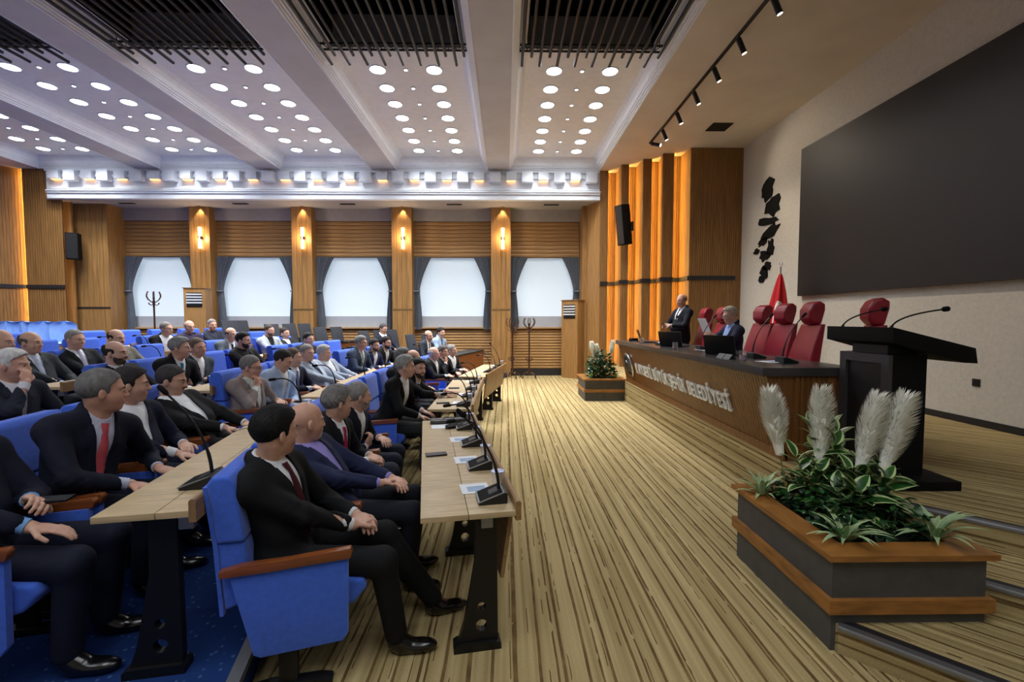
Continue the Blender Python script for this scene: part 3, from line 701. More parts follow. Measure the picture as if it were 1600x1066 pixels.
for k,(Rr,xs) in enumerate(PRESS):
    ys={3:[10.75,11.45,12.15],2:[11.0,11.75]}[len(xs)]
    zt=tier_z(Rr)
    for j,x in enumerate(xs):
        (px_,py_),ph=arc_pt(Rr,ys[j])
        # keep the photo's direction: slide along the view column to the arc height
        d=ray(x,499); px_=d[0]/d[1]*py_
        o=OFF0 if first else copy_tree(OFF0); first=False
        o.location=(px_,py_,zt); o.rotation_euler=(0,0,-ph*.8); PRESS_SEAT[k,j]=o
        tag(o,'dark grey high-backed office chair, %s press row up from the hall floor'%ORD5[k],'chair','office chairs, %s press row'%ORD5[k])
    (tx,ty),ph=arc_pt(Rr-.55,11.4 if len(xs)==3 else 11.3); tx=PRESS_SEAT[k,len(xs)//2].location.x+.62; ty=PRESS_SEAT[k,len(xs)//2].location.y-.05
    zt2=zt
    t=thing('press_table','black-topped press table with brown end panels, %s press row up from the hall floor'%ORD5[k],'desk',(tx,ty,zt2),-ph*.8)
    h=1.05 if len(xs)==3 else .8
    MB().box(-.22,.24,-h,h,.70,.735).obj('tabletop','black_plastic',t,bev=.004)
    MB().box(.205,.225,-h+.03,h-.03,.20,.70).obj('front_panel','wood_press',t)
    for s in (-1,1): MB().box(-.17,.22,s*(h-.05)-.012,s*(h-.05)+.012,0,.70).obj('end_panel','wood_press' if k==0 else 'black_metal',t)
# ================================================================== ROSTRUM
ro=thing('rostrum_desk','long wood-slatted rostrum desk with dark grey top and white raised lettering','desk',(0,0,STG))
Y0,Y1=4.0,9.35; XB,XT=2.52,2.30; H=1.28-STG
fluted('front_panel',(XB,Y1),(XB,Y0),.07,H-.075,('wood_desk','wood_groove'),.05,.007,.008,ro,t0=(XT+.03,Y1),t1=(XT+.03,Y0))
MB().prism([(XB+.01,.0),(XB+.01,.08),(XB-.02,.08),(XB-.03,.0)],Y0,Y1,'y').obj('plinth','wood_desk',ro)
m=MB(); m.add([(XB,Y0,0),(3.12,Y0,0),(3.12,Y0,H-.075),(XT+.03,Y0,H-.075),(XB,Y0+.03,0),(3.12,Y0+.03,0),(3.12,Y0+.03,H-.075),(XT+.03,Y0+.03,H-.075)],[(0,1,2,3),(4,7,6,5),(0,3,7,4),(1,5,6,2),(3,2,6,7),(0,4,5,1)])
m.obj('end_panel','wood_desk',ro)
q=MB(); q.add([(XB,Y1-.03,0),(3.12,Y1-.03,0),(3.12,Y1-.03,H-.075),(XT+.03,Y1-.03,H-.075),(XB,Y1,0),(3.12,Y1,0),(3.12,Y1,H-.075),(XT+.03,Y1,H-.075)],[(0,1,2,3),(4,7,6,5),(0,3,7,4),(1,5,6,2),(3,2,6,7),(0,4,5,1)])
q.obj('end_panel','wood_desk',ro)
for i in range(11): MB().box(XB+.06+.048*i,XB+.09+.048*i,Y0-.010,Y0,.01,H-.08).obj('end_slat','wood_desk',ro)
MB().box(XB+.03,XB+.05,Y0+.03,Y1-.03,0,H-.08).obj('inner_panel','wood_groove',ro)
MB().box(XT-.03,3.16,Y0-.03,Y1+.02,H-.075,H).obj('worktop','grey_lam',ro,bev=.004)
lean=math.atan((XB-XT-.03)/(H-.145))
def letters(txt,y_start,y_end,zc,h):
    objs=[]; x=0; dg=bpy.context.evaluated_depsgraph_get(); cache={}
    for ch in txt:
        if ch==' ': x+=.34; continue
        if ch not in cache:
            c=bpy.data.curves.new('letter','FONT'); c.body=ch; c.size=1; c.extrude=.06; c.offset=.018; c.resolution_u=3
            o=bpy.data.objects.new('tmp',c); COL.objects.link(o); dg.update(); me=bpy.data.meshes.new_from_object(o.evaluated_get(bpy.context.evaluated_depsgraph_get()))
            bpy.data.objects.remove(o); me.materials.clear(); me.materials.append(M['white_letter'])
            vx=[v.co.x for v in me.vertices]; cache[ch]=(me,min(vx),max(vx))
        me,a,b=cache[ch]; objs.append((ch,me,x-a)); x+=b-a+.075
    k=(y_start-y_end)/x; sy=h/.73
    for ch,me,xo in objs:
        o=link('letter',me,ro,None)
        # local x -> -Y, local y -> up along the leaning front, local z -> -X (outwards)
        up=Vector((-math.sin(lean),0,math.cos(lean))); rt=Vector((0,-1,0)); nn=rt.cross(up)
        zz=zc-h/2; xs=XB-(zz-.07)*math.tan(lean)-.012
        o.matrix_local=Matrix(((rt.x*k,up.x*sy,nn.x*.35,xs),(rt.y*k,up.y*sy,nn.y*.35,y_start-xo*k),(rt.z*k,up.z*sy,nn.z*.35,zz),(0,0,0,1)))
letters('KAYSERİ BÜYÜKŞEHİR BELEDİYESİ',8.35,4.80,.385,.19)
e=link('emblem',None,ro,(XB-(.39-.07)*math.tan(lean)-.02,8.80,.39)); e.rotation_euler=(0,-math.pi/2-lean,0)
MB().lathe([(.001,.02),(.16,.02),(.19,.03),(.235,.03),(.245,.015),(.245,0)],32).obj('disc','chrome',e,smooth=True)
MB().lathe([(.001,.021),(.15,.021),(.15,.024),(.001,.026)],28).obj('emblem_field','grey_lam',e)
m=MB()
for k in range(8):
    a=2*math.pi*k/8; m.prism([(.03*math.cos(a+.39),.03*math.sin(a+.39)),(.12*math.cos(a),.12*math.sin(a)),(.03*math.cos(a-.39),.03*math.sin(a-.39))],.024,.034)
m.obj('emblem_relief','chrome',e)
# things on the rostrum
TZ=1.281
def laptop(loc,rz,label):
    t=thing('laptop',label,'laptop',loc,rz)
    MB().box(-.16,.10,-.18,.18,0,.018).obj('keyboard_base','black_plastic',t,bev=.004)
    MB().box(-.12,.02,-.155,.155,.0182,.0195).obj('keys','black_matte',t)
    MB().prism([(.095,.012),(.105,.012),(.185,.235),(.172,.238)],-.18,.18,'y').obj('lid','black_plastic',t); 
    MB().add([(.0945,-.165,.03),(.0945,.165,.03),(.1655,.165,.225),(.1655,-.165,.225)],[(0,1,2,3)]).obj('display','screen',t); return t
laptop((2.66,5.5,TZ),math.pi+.75,'open black laptop before the seated grey-haired man at the rostrum')
laptop((2.66,7.15,TZ),math.pi+.8,'open dark laptop on the rostrum between both men')
laptop((2.62,8.4,TZ),math.pi-.2,'open black laptop at the far end of the rostrum')
for y,wh in ((5.0,'the empty red chair near the lectern'),(6.35,'the seated man reading a paper'),(7.75,'the standing man'),(4.45,'the end of the rostrum')):
    put_mic((2.78,y,TZ),math.pi,'gooseneck microphone on the rostrum by %s'%wh)
for x,y,wh in ((2.45,8.15,'far laptop'),(2.42,6.45,'seated man'),(2.5,4.75,'blank name holders')): 
    t=thing('drinking_glass','clear drinking glass on the rostrum near the %s'%wh,'glass',(x,y,TZ)); MB().lathe([(.03,0),(.034,.003),(.038,.10),(.0355,.10),(.031,.008),(.001,.008)],18).obj('glass_wall','clear_glass',t,smooth=True); MB().lathe([(.001,.009),(.03,.009),(.034,.055),(.001,.055)],16).obj('water','clear_glass',t)
t=thing('name_holder','pair of small black tented desk holders on the rostrum','desk holder',(2.42,4.95,TZ),.1)
for dy in (-.065,.065): MB().prism([(-.045,0),(0,.05),(.045,0)],dy-.06,dy+.06,'y').obj('tent','black_plastic',t)
sheet((2.72,4.55,TZ),.2,'white printed leaflets at the lectern end of the rostrum',.3,.2); sheet((2.8,6.3,TZ),.1,'blank white paper beneath the seated man hands',.21,.28,False)
t=thing('camera_bag','small dark pouch with cables at the far rostrum end','bag',(2.5,8.85,TZ),.3); MB().box(-.07,.07,-.06,.06,0,.06).obj('pouch','black_matte',t,bev=.02,seg=3); MB().tube([(.09*math.cos(a*.5),.09*math.sin(a*.5)-.12,.006) for a in range(14)],.006,5).obj('cable','wood_coat',t)
t=thing('tissue_box','small tissue box on the rostrum by the standing man','box',(2.6,7.6,TZ),.2); MB().box(-.05,.05,-.09,.09,0,.03).obj('box_body','black_plastic',t,bev=.005); MB().ball((0,0,.035),(.03,.05,.025),8).obj('tissue','paper',t)
# red chairs
RED0=make_office('executive_chair','red_leather',True); KIDS[RED0.name]=list(RED0.children)
for i,(x,y,a,lab) in enumerate(((3.36,4.62,math.pi-.35,'empty red leather chair with headrest, directly behind the lectern'),(3.30,5.40,math.pi-.1,'empty red leather chair with headrest in front of the black screen corner'),
    (3.40,6.04,math.pi+.05,'empty red leather chair next to the seated man'),(3.50,6.72,math.pi+.1,'red leather chair of the seated man at the rostrum'),
    (3.32,7.62,math.pi,'empty red leather chair just past the seated man'),(3.35,8.35,math.pi,'empty red leather chair beside the standing man'))):
    o=RED0 if i==0 else copy_tree(RED0); o.location=(x,y,STG); o.rotation_euler=(0,0,a); tag(o,lab,'chair','red executive chairs behind the rostrum')
# flag
fl=thing('flag_on_stand','draped red flag with white crescent on silver pole with crescent finial','flag',(5.15,8.5,STG))
MB().lathe([(.16,0),(.16,.02),(.05,.05),(.02,.07)],20).obj('stand','chrome',fl); MB().tube([(0,0,.05),(0,0,2.25)],.014,8).obj('pole','chrome',fl)
m=MB(); n=56; rows=30
for i in range(rows+1):
    u=i/rows; z=2.12-1.25*u
    for k in range(n+1):
        t=2*math.pi*k/n; rr=(.02+.20*u**.8)*(1+.28*math.sin(5*t+u*2)); m.v.append((rr*math.cos(t)*.9,rr*math.sin(t)*1.15+.05*u,z-.12*u*math.cos(t)))
m.f=[(i*(n+1)+k,i*(n+1)+k+1,(i+1)*(n+1)+k+1,(i+1)*(n+1)+k) for i in range(rows) for k in range(n)]
def crescent(f):
    c=[sum(m.v[i][j] for i in f)/4 for j in range(3)]; a=math.atan2(c[1],c[0]); u=(2.12-c[2])/1.25
    aa=(a-4.15+math.pi)%(2*math.pi)-math.pi
    d1=math.hypot(aa*.28,(u-.60)); d2=math.hypot(aa*.28,(u-.66)); return 1 if d1<.20 and d2>.15 else 0
m.mi=[crescent(f) for f in m.f]; m.obj('flag_cloth',['flag_red','flag_white'],fl,smooth=True)
MB().tube([(.0,.045*math.cos(a),2.31+.045*math.sin(a)) for a in [2.2+i*.36 for i in range(14)]],[.003]+[.007]*12+[.003],6).obj('crescent_finial','chrome',fl)
# lectern
le=thing('lectern','black wooden lectern with slanted top standing on the stage corner','lectern',(0,0,STG))
MB().box(2.84,3.38,3.27,4.03,0,.07).obj('base_plate','black_matte',le,bev=.006)
MB().box(2.955,3.22,3.42,3.93,.07,1.0).obj('column','black_matte',le)
for q_ in ((3.42,3.49,.07,1.0),(3.86,3.93,.07,1.0),(3.49,3.86,.93,1.0),(3.49,3.86,.07,.14)): MB().box(2.925,2.955,*q_).obj('front_frame','grey_lam',le)
MB().box(2.95,2.956,3.49,3.86,.14,.93).obj('front_inset','screen',le)
MB().box(2.98,3.26,3.5,3.86,1.0,1.07).obj('neck','black_metal',le)
MB().prism([(2.875,1.10),(2.875,1.215),(3.50,1.06),(3.52,.945),(3.42,.95)],3.33,4.03,'y').obj('reading_top','black_matte',le,bev=.004)
for y,e in ((3.92,(3.32,3.98,1.36)),(3.42,(3.36,3.46,1.35))):
    a=Vector((2.93,y,1.20)); b=Vector(e); c=a+Vector((.01,0,.10)); P=[a*(1-u)**2+c*2*u*(1-u)+b*u*u for u in [i/12 for i in range(13)]]
    g=link('microphone',None,le); MB().tube(P,[.012]*2+[.0065]*11,7).obj('gooseneck','black_metal',g); d=(P[-1]-P[-2]).normalized(); MB().tube([b,b+d*.012,b+d*.045,b+d*.055],[.010,.02,.021,.012],10).obj('mic_head','black_matte',g,smooth=True)
# ================================================================== WALL SPEAKERS, AC CABINETS, COAT STANDS, CURTAINS
def speaker(loc,rz,tilt,label,h=.85):
    t=thing('wall_speaker',label,'speaker',loc,rz)
    c=link('cabinet_group',None,t); c.rotation_euler=(0,tilt,0)
    MB().prism([(.13,-.13),(.13,.13),(-.10,.17),(-.10,-.17)][::-1],-h/2,h/2).obj('cabinet','black_matte',c,bev=.01)
    MB().box(.131,.137,-.115,.115,-h/2+.02,h/2-.02).obj('grille','black_plastic',c)
    MB().tube([(-.1,0,-.1*0),(-.28,0,-.0)],.025,8).obj('bracket_arm','black_metal',t); MB().box(-.31,-.28,-.05,.05,-.12,.12).obj('bracket_plate','black_metal',t)
speaker((3.02,11.75,4.12),math.pi+.5,.12,'slim black loudspeaker tilted on bracket in front of the amber-lit wood piers',1.0)
speaker((-11.95,WY-.85,3.72),-1.0,.0,'boxy black loudspeaker on the dark wood corner pier by the windows',.72)
def ac(loc,rz,label,h):
    t=thing('air_conditioner',label,'air conditioner',loc,rz)
    MB().box(-.28,.28,-.2,.2,0,h).obj('casing','wood_wall',t,bev=.006); MB().box(-.20,.20,-.206,-.2,h-.52,h-.12).obj('outlet_recess','vent_black',t)
    for k in range(5): MB().box(-.20,.20,-.225,-.2,h-.50+.078*k,h-.46+.078*k).obj('louvre_blade','blade' if k else 'black_plastic',t)
    MB().box(-.30,.30,-.22,.22,h,h+.02).obj('lid','wood_wall',t); return t
ac((-8.72,WY-.62,TZK(7)),.12,'wood-clad floor air conditioner beside the tall coat stand on the top tier',1.93)
ac((1.98,WY-.42,0),-.75,'wood-clad floor air conditioner at the corner of the amber-lit wall',2.25)
def coat(loc,rz,label):
    t=thing('coat_stand',label,'coat stand',loc,rz)
    MB().lathe([(.03,.12),(.024,.3),(.03,.52),(.034,.56),(.024,.6),(.022,1.3),(.03,1.42),(.038,1.46),(.02,1.52),(.03,1.56),(.012,1.6)],14).obj('post','wood_coat',t,smooth=True)
    for k in range(6):
        a=math.pi*k/3; c,s=math.cos(a),math.sin(a); P=[(.02,1.44),(.07,1.47),(.14,1.53),(.18,1.61),(.17,1.69),(.14,1.73),(.16,1.745)]
        MB().tube([(r*c,r*s,z) for r,z in P],.012,6).obj('upper_hook','wood_coat',t)
        P=[(.02,1.40),(.08,1.37),(.12,1.40),(.13,1.44)]; MB().tube([(r*c,r*s,z) for r,z in P],.010,6).obj('lower_hook','wood_coat',t)
    for k in range(4):
        a=math.pi*k/2+.4; c,s=math.cos(a),math.sin(a)
        MB().tube([(r*c,r*s,z) for r,z in ((.02,.14),(.10,.18),(.20,.14),(.26,.05),(.27,.012))],.016,6).obj('foot','wood_coat',t)
        MB().tube([(r*c,r*s,z) for r,z in ((.02,.50),(.08,.53),(.13,.57),(.11,.62),(.08,.60))],.012,6).obj('umbrella_hoop','wood_coat',t)
coat((.20,13.1,0),0,'dark bentwood coat stand in front of the wood pier by the floor'); coat((.68,13.1,0),.3,'dark bentwood coat stand in front of the blind next to its twin')
coat((-9.72,12.75,TZK(8)),.2,'dark bentwood coat stand on the top tier before the window blind')
# curtains tied back at both sides of each window
def curtain(x,sgn,label):
    t=thing('curtain',label,'curtain',(x,WY+.02,0),group='grey tied-back window curtains')
    m=MB(); nz,nk=26,34; z0,z1=1.40,3.56; zt=2.55
    for i in range(nz+1):
        z=z1+(z0-z1)*i/nz
        if z>zt: u=(z-zt)/(z1-zt); wd=.16+.36*u**1.5; c=0.0
        else: u=(zt-z)/(zt-z0); wd=.16+.07*math.sin(math.pi*min(1,u*1.1)*.5); c=0
        for k in range(nk+1):
            q=k/nk; m.v.append((sgn*(c+wd*q),-.035*math.sin(q*9*2*math.pi+.5*i/nz)*(.5+wd) -.05*math.sin(q*math.pi),z))
    m.f=[(i*(nk+1)+k,i*(nk+1)+k+1,(i+1)*(nk+1)+k+1,(i+1)*(nk+1)+k) for i in range(nz) for k in range(nk)]; m.mi=[0]*len(m.f)
    m.obj('drape','curtain',t,smooth=True)
    MB().tube([(sgn*(.08+.09*math.cos(a)),-.03+.075*math.sin(a),zt+.01*math.sin(a)) for a in [2*math.pi*i/16 for i in range(17)]],.018,6).obj('tie_back','curtain',t)
for i in range(5):
    x0=PX[i]+(PW if i else .5); x1=PX[i+1]-PW
    curtain(x0+.01,1,'dark grey tied-back curtain at a window pier'); curtain(x1-.01,-1,'dark grey tied-back curtain at a window pier')
# light blue shell chairs along the left wall
def shell_chair():
    t=link('shell_chair',None)
    m=MB(); n=10
    prof=[(-.235+.0,.46,.20),(-.25,.62,.235),(-.27,.78,.245),(-.285,.88,.225),(-.29,.93,.16),(-.29,.945,.05)]
    vs=[];
    for x,z,wd in prof:
        for k in range(n+1): q=-1+2*k/n; vs.append((x+.05*q*q,wd*q,z-.012*q*q))
    fs=[(i*(n+1)+k,i*(n+1)+k+1,(i+1)*(n+1)+k+1,(i+1)*(n+1)+k) for i in range(len(prof)-1) for k in range(n)]
    m.add(vs,fs); k=len(vs); m.add([(x-.045,y,z) for x,y,z in vs],[tuple(reversed(f)) for f in fs])
    m.obj('backrest','blue_light',t,smooth=True)
    MB().prism([(-.24,.40),(-.24,.46),(.18,.47),(.24,.44),(.22,.40)],-.235,.235,'y').obj('seat_shell','blue_light',t,bev=.02)
    for sx,sy in ((-.2,-.19),(-.2,.19),(.18,-.19),(.18,.19)): MB().tube([(sx,sy,.41),(sx*1.12,sy*1.1,0)],.012,7).obj('leg','chrome',t)
    return t
SH0=shell_chair(); KIDS[SH0.name]=list(SH0.children)
for i,x in enumerate((-2,24,58,91)):
    Y=10.1+.12*i; d=ray(x,505); o=SH0 if i==0 else copy_tree(SH0); o.location=(d[0]/d[1]*Y,Y,TZK(8)); o.rotation_euler=(0,0,-1.15); tag(o,'light blue rounded shell chair on the top tier by the left wall','chair','light blue shell chairs by the wall')
# ================================================================== PEOPLE (bodies grown as distance fields, one continuous surface each)
V3=lambda *a: np.array(a,dtype=np.float32)
def nrm(v): v=np.asarray(v,float); return v/max(1e-9,np.linalg.norm(v))
def rotz(a): c,s=math.cos(a),math.sin(a); return np.array([[c,-s,0],[s,c,0],[0,0,1.]])
def roty(a): c,s=math.cos(a),math.sin(a); return np.array([[c,0,s],[0,1,0],[-s,0,c]])
def rotx(a): c,s=math.cos(a),math.sin(a); return np.array([[1,0,0],[0,c,-s],[0,s,c]])
class Vol:
    def __init__(s,lo,hi,h):
        s.lo=np.array(lo,float); s.h=h; s.n=np.ceil((np.array(hi)-s.lo)/h).astype(int)+1
        s.ax=[(s.lo[i]+h*np.arange(s.n[i])).astype(np.float32) for i in range(3)]; s.d=np.full(s.n,.5,np.float32)
    def sub(s,lo,hi):
        a=np.clip(np.floor((np.array(lo)-s.lo)/s.h).astype(int),0,s.n); b=np.clip(np.ceil((np.array(hi)-s.lo)/s.h).astype(int)+1,0,s.n)
        sl=tuple(slice(a[i],b[i]) for i in range(3)); 
        return sl,s.ax[0][sl[0]][:,None,None],s.ax[1][sl[1]][None,:,None],s.ax[2][sl[2]][None,None,:]
    def comb(s,sl,d,k,neg=False):
        a=s.d[sl]
        if a.size==0: return
        if neg: d=-d; h=np.maximum(k-np.abs(a-d),0)/k; s.d[sl]=np.maximum(a,d)+h*h*k/4
        else: h=np.maximum(k-np.abs(a-d),0)/k; s.d[sl]=np.minimum(a,d)-h*h*k/4
    def ell(s,c,r,rot=None,k=.02,neg=False):
        c=np.asarray(c,float); r=np.asarray(r,float); m=max(r)+k+3*s.h
        sl,X,Y,Z=s.sub(c-m,c+m); X=X-np.float32(c[0]); Y=Y-np.float32(c[1]); Z=Z-np.float32(c[2])
        if rot is None: rot=np.eye(3)
        a=[ (X*np.float32(rot[0][i])+Y*np.float32(rot[1][i])+Z*np.float32(rot[2][i])) for i in range(3)]
        k0=np.sqrt(sum((a[i]/np.float32(r[i]))**2 for i in range(3)))+np.float32(1e-6); k1=np.sqrt(sum((a[i]/np.float32(r[i]**2))**2 for i in range(3)))+np.float32(1e-6)
        s.comb(sl,k0*(k0-1)/k1,k,neg)
    def cap(s,a,b,r1,r2,k=.02,neg=False):
        a=np.asarray(a,float); b=np.asarray(b,float); m=max(r1,r2)+k+3*s.h
        sl,X,Y,Z=s.sub(np.minimum(a,b)-m,np.maximum(a,b)+m); ab=b-a; L2=max(1e-9,ab@ab)
        X=X-np.float32(a[0]); Y=Y-np.float32(a[1]); Z=Z-np.float32(a[2])
        t=np.clip((X*np.float32(ab[0])+Y*np.float32(ab[1])+Z*np.float32(ab[2]))/np.float32(L2),0,1)
        d=np.sqrt((X-t*np.float32(ab[0]))**2+(Y-t*np.float32(ab[1]))**2+(Z-t*np.float32(ab[2]))**2)-(np.float32(r1)+t*np.float32(r2-r1))
        s.comb(sl,d,k,neg)
    def xyz(s): return s.ax[0][:,None,None],s.ax[1][None,:,None],s.ax[2][None,None,:]
    def mesh(s,name,m):
        d=s.d; h=s.h; sg=d<0; nx,ny,nz=d.shape
        c=np.zeros((nx-1,ny-1,nz-1),np.uint8)
        for i in (0,1):
            for j in (0,1):
                for k in (0,1): c+=sg[i:nx-1+i,j:ny-1+j,k:nz-1+k]
        act=(c>0)&(c<8); idx=np.argwhere(act); N=len(idx)
        me=bpy.data.meshes.new(name); me.materials.append(M[m] if isinstance(m,str) else m)
        if N==0: return me
        ids=np.full(c.shape,-1,np.int32); ids[act]=np.arange(N)
        off=np.array([(i,j,k) for i in (0,1) for j in (0,1) for k in (0,1)]); vals=np.stack([d[idx[:,0]+o[0],idx[:,1]+o[1],idx[:,2]+o[2]] for o in off],1)
        acc=np.zeros((N,3)); cnt=np.zeros(N)
        for a in range(8):
            for b in range(a+1,8):
                if np.abs(off[a]-off[b]).sum()!=1: continue
                va,vb=vals[:,a],vals[:,b]; cr=(va<0)!=(vb<0); t=np.where(cr,va/np.where(cr,va-vb,1),0)
                acc+=np.where(cr[:,None],off[a]+t[:,None]*(off[b]-off[a]),0); cnt+=cr
        P=(idx+acc/cnt[:,None])*h+s.lo
        Q=[]
        for ax in range(3):
            s0=[slice(None)]*3; s1=[slice(None)]*3; s0[ax]=slice(0,-1); s1[ax]=slice(1,None)
            A=sg[tuple(s0)]; B=sg[tuple(s1)]; e=np.argwhere(A!=B); u,v=[(1,2),(2,0),(0,1)][ax]
            e=e[(e[:,u]>0)&(e[:,v]>0)&(e[:,u]<d.shape[u]-1)&(e[:,v]<d.shape[v]-1)]
            def g(du,dv): q=e.copy(); q[:,u]-=du; q[:,v]-=dv; return ids[q[:,0],q[:,1],q[:,2]]
            q=np.stack([g(1,1),g(0,1),g(0,0),g(1,0)],1); fl=A[e[:,0],e[:,1],e[:,2]]
            q[~fl]=q[~fl][:,::-1]; Q.append(q)
        Q=np.concatenate(Q); Q=Q[(Q>=0).all(1)]
        me.vertices.add(N); me.vertices.foreach_set('co',P.astype(np.float32).ravel())
        me.loops.add(Q.size); me.loops.foreach_set('vertex_index',Q.astype(np.int32).ravel())
        me.polygons.add(len(Q)); me.polygons.foreach_set('loop_start',np.arange(0,Q.size,4,dtype=np.int32)); me.polygons.foreach_set('use_smooth',np.ones(len(Q),bool))
        me.update(calc_edges=True); return me
def ik(S,T,l1,l2,hint):
    S,T=np.array(S,float),np.array(T,float); d=T-S; L=np.linalg.norm(d)
    if L>(l1+l2)*.995: T=S+d/L*(l1+l2)*.995; d=T-S; L=np.linalg.norm(d)
    a=(l1*l1-l2*l2+L*L)/(2*L); hh=math.sqrt(max(0,l1*l1-a*a)); u=d/L; hv=np.array(hint,float); hv=hv-u*(hv@u); return S+u*a+nrm(hv)*hh,T
def hand(v,w,d,n,thumb,curl,k=.006,sc=1.0):
    d=nrm(d); n=np.array(n,float); n=nrm(n-d*(n@d)); t=np.cross(n,d)*thumb
    rot=np.stack([d,t,n],1)
    v.ell(w+d*.046*sc,(.056*sc,.042*sc,.0165*sc),rot,k=.012)
    for i,(ln,o) in enumerate(((.068,.031),(.076,.0105),(.071,-.010),(.056,-.030))):
        p=w+d*.086*sc+t*o*sc-n*.002; a=0; r=.0092*sc
        for j,f in enumerate((.48,.30,.24)):
            a+=curl*(.55,.8,.6)[j]*(1+.08*i); q=p+(d*math.cos(a)+n*math.sin(a))*ln*f*sc*1.05; v.cap(p,q,r,r*.93,k=.003); p=q; r*=.93
    p=w+d*.022*sc+t*.030*sc; q=p+nrm(d*.62+t*.7+n*.25)*.042*sc; v.cap(p,q,.0125*sc,.0108*sc,k=.008); q2=q+nrm(d*.9+t*.15+n*(.2+.4*curl))*.036*sc; v.cap(q,q2,.0105*sc,.0088*sc,k=.003)
SUITC={}
def cloth(rgb): 
    key='cloth_%d_%d_%d'%rgb
    return mat(key,rgb,.82,var=.07,scale=14,bump=.3,bscale=11,spec=.25)
def plainm(pre,rgb,rough=.55,**k): return mat('%s_%d_%d_%d'%((pre,)+tuple(rgb)),rgb,rough,**k)
def skinm(rgb):
    rgb=tuple(int(a*.60+b*.40) for a,b in zip(rgb,(228,194,176)))
    return mat('skin_%d_%d_%d'%tuple(rgb),rgb,.5,var=.06,scale=18,bump=.04,bscale=90,spec=.4)
LOD={0:(.0050,.0082,.012,.0048),1:(.0065,.0125,.017,.0065),2:(.0085,.0165,.022,.0085)}
def person(label,loc,rz,cfg,lod=1,head=None,group=None,standing=False):
    vb,vj,vt,vh=LOD[lod]
    g=cfg.get; skin=skinm(g('skin',(206,150,120))); suit=cloth(g('suit',(26,27,32))); pants=cloth(g('pants',g('suit',(26,27,32)))); shirt=cloth(g('shirt',(226,228,232)))
    root=thing('person',label,'person',loc,rz,group)
    hc=np.array(head if head is not None else (-.06,0,1.165),float)
    # skeleton -----------------------------------------------------
    sz=g('hipz',.535)
    N=hc-np.array([.025,0,.145])
    if standing: Hp=np.array([-.01,0,.93])
    else:
        Hp=np.array([-.10,0,sz]); L=np.linalg.norm(N-Hp); want=min(.53,max(.44,L)); dz=N[2]-Hp[2]
        if want>abs(dz)+.01 and abs(L-want)>.005: Hp[0]=N[0]-math.copysign(math.sqrt(want*want-dz*dz),N[0]-Hp[0])
        Hp[0]=min(.06,max(-.14,Hp[0]))
    ty=g('twist',0.0 if standing or 'paper'==g('pose') else -.32)
    up=nrm(N-Hp); lf=np.array([0,1.,0]); fw=np.cross(lf,up); T0=np.stack([fw,lf,up],1); L=np.linalg.norm(N-Hp)
    T1=T0@rotz(ty); q=L/.50
    def tp(u,v,w_,top=True): return Hp+(T1 if top else T0)@np.array([u,v,w_*q])
    wd=g('wide',1.0); bel=g('belly',0.0)
    S={s:tp(-.01,s*.182*wd,.425) for s in (1,-1)}
    hand_t={}; pose=g('pose','lap'); tz=.752+.03
    lean=N[0]-Hp[0]
    P={'lap':lambda s:((Hp[0]+.36,s*.062,sz+.125),(.55,-s*.8,-.12),(0,0,-1),.5),
       'knees':lambda s:((Hp[0]+.42,s*.14,sz+.11),(.9,-s*.2,-.3),(0,0,-1),.3),
       'table':lambda s:((max(.60,min(.72,N[0]+.36)),s*.15,tz),(.92,-s*.35,0),(0,0,-1),.25),
       'arm':lambda s:((.14,s*.25,.68),(.95,0,-.15),(0,0,-1),.25)}
    for s in (1,-1):
        pz=pose if isinstance(pose,str) else pose[0 if s>0 else 1]
        hint=(-.35,s*1.,-.55)
        if pz in P: w_,d_,n_,cu=P[pz](s)
        elif pz=='chin': w_=hc+np.array([.075,s*.055,-.205]); d_=(.05,-s*.25,1); n_=(-1,-s*.3,0); cu=1.1; hint=(.6,s*.6,-1)
        elif pz=='mouth': w_=hc+np.array([.135,s*.05,-.13]); d_=(-.25,-s*.35,1); n_=(-1,-s*.2,-.2); cu=1.0; hint=(.5,s*.7,-1)
        elif pz=='crossed': w_=tp(.185,-s*.10,.20 if s>0 else .235); d_=(.0,-s*1.,.05); n_=(-1,0,0); cu=.3; hint=(.0,s*1.,-.9)
        elif pz=='chest': w_=tp(.22,s*.02,.24); d_=(.35,-s*.4,.7); n_=(-.8,-s*.3,0); cu=1.0; hint=(.0,s*1.,-.9)
        elif pz=='front': w_=tp(.30,s*.075,.20); d_=(.75,-s*.55,.15); n_=(0,-s*.6,-.6) ; cu=.9
        elif pz=='paper': w_=np.array([hc[0]+.26,s*.105-.02,g('handz',.93)]); d_=(.8,-s*.35,.35); n_=(0,-s*1.,.15); cu=.8
        else: w_=np.array(pz[0]); d_=pz[1]; n_=pz[2]; cu=pz[3]
        E,W=ik(S[s],w_,.285*wd**.3,.255,hint); hand_t[s]=(E,W,np.array(d_,float),np.array(n_,float),cu)
    if standing: legs={s:(Hp+np.array([0,s*.095,-.02]),np.array([.03,s*.115,.49]),np.array([-.02,s*.125,.085])) for s in (1,-1)}
    else:
        kx=g('knee',.40); legs={s:(Hp+np.array([.03,s*.095,-.02]),np.array([Hp[0]+.10+kx,s*(.14+g('spread',0)),.50]),np.array([Hp[0]+.06+kx+g('ankles',(0,0))[0 if s>0 else 1],s*.13,.085])) for s in (1,-1)}
        if g('crossleg'):
            legs[-1]=(legs[-1][0],np.array([Hp[0]+.50,-.02,.585]),np.array([Hp[0]+.74,.05,.23]))
    # body ---------------------------------------------------------
    pts=[hc,Hp]+[x for s in (1,-1) for x in (hand_t[s][0],hand_t[s][1])]+[x for s in (1,-1) for x in legs[s]]
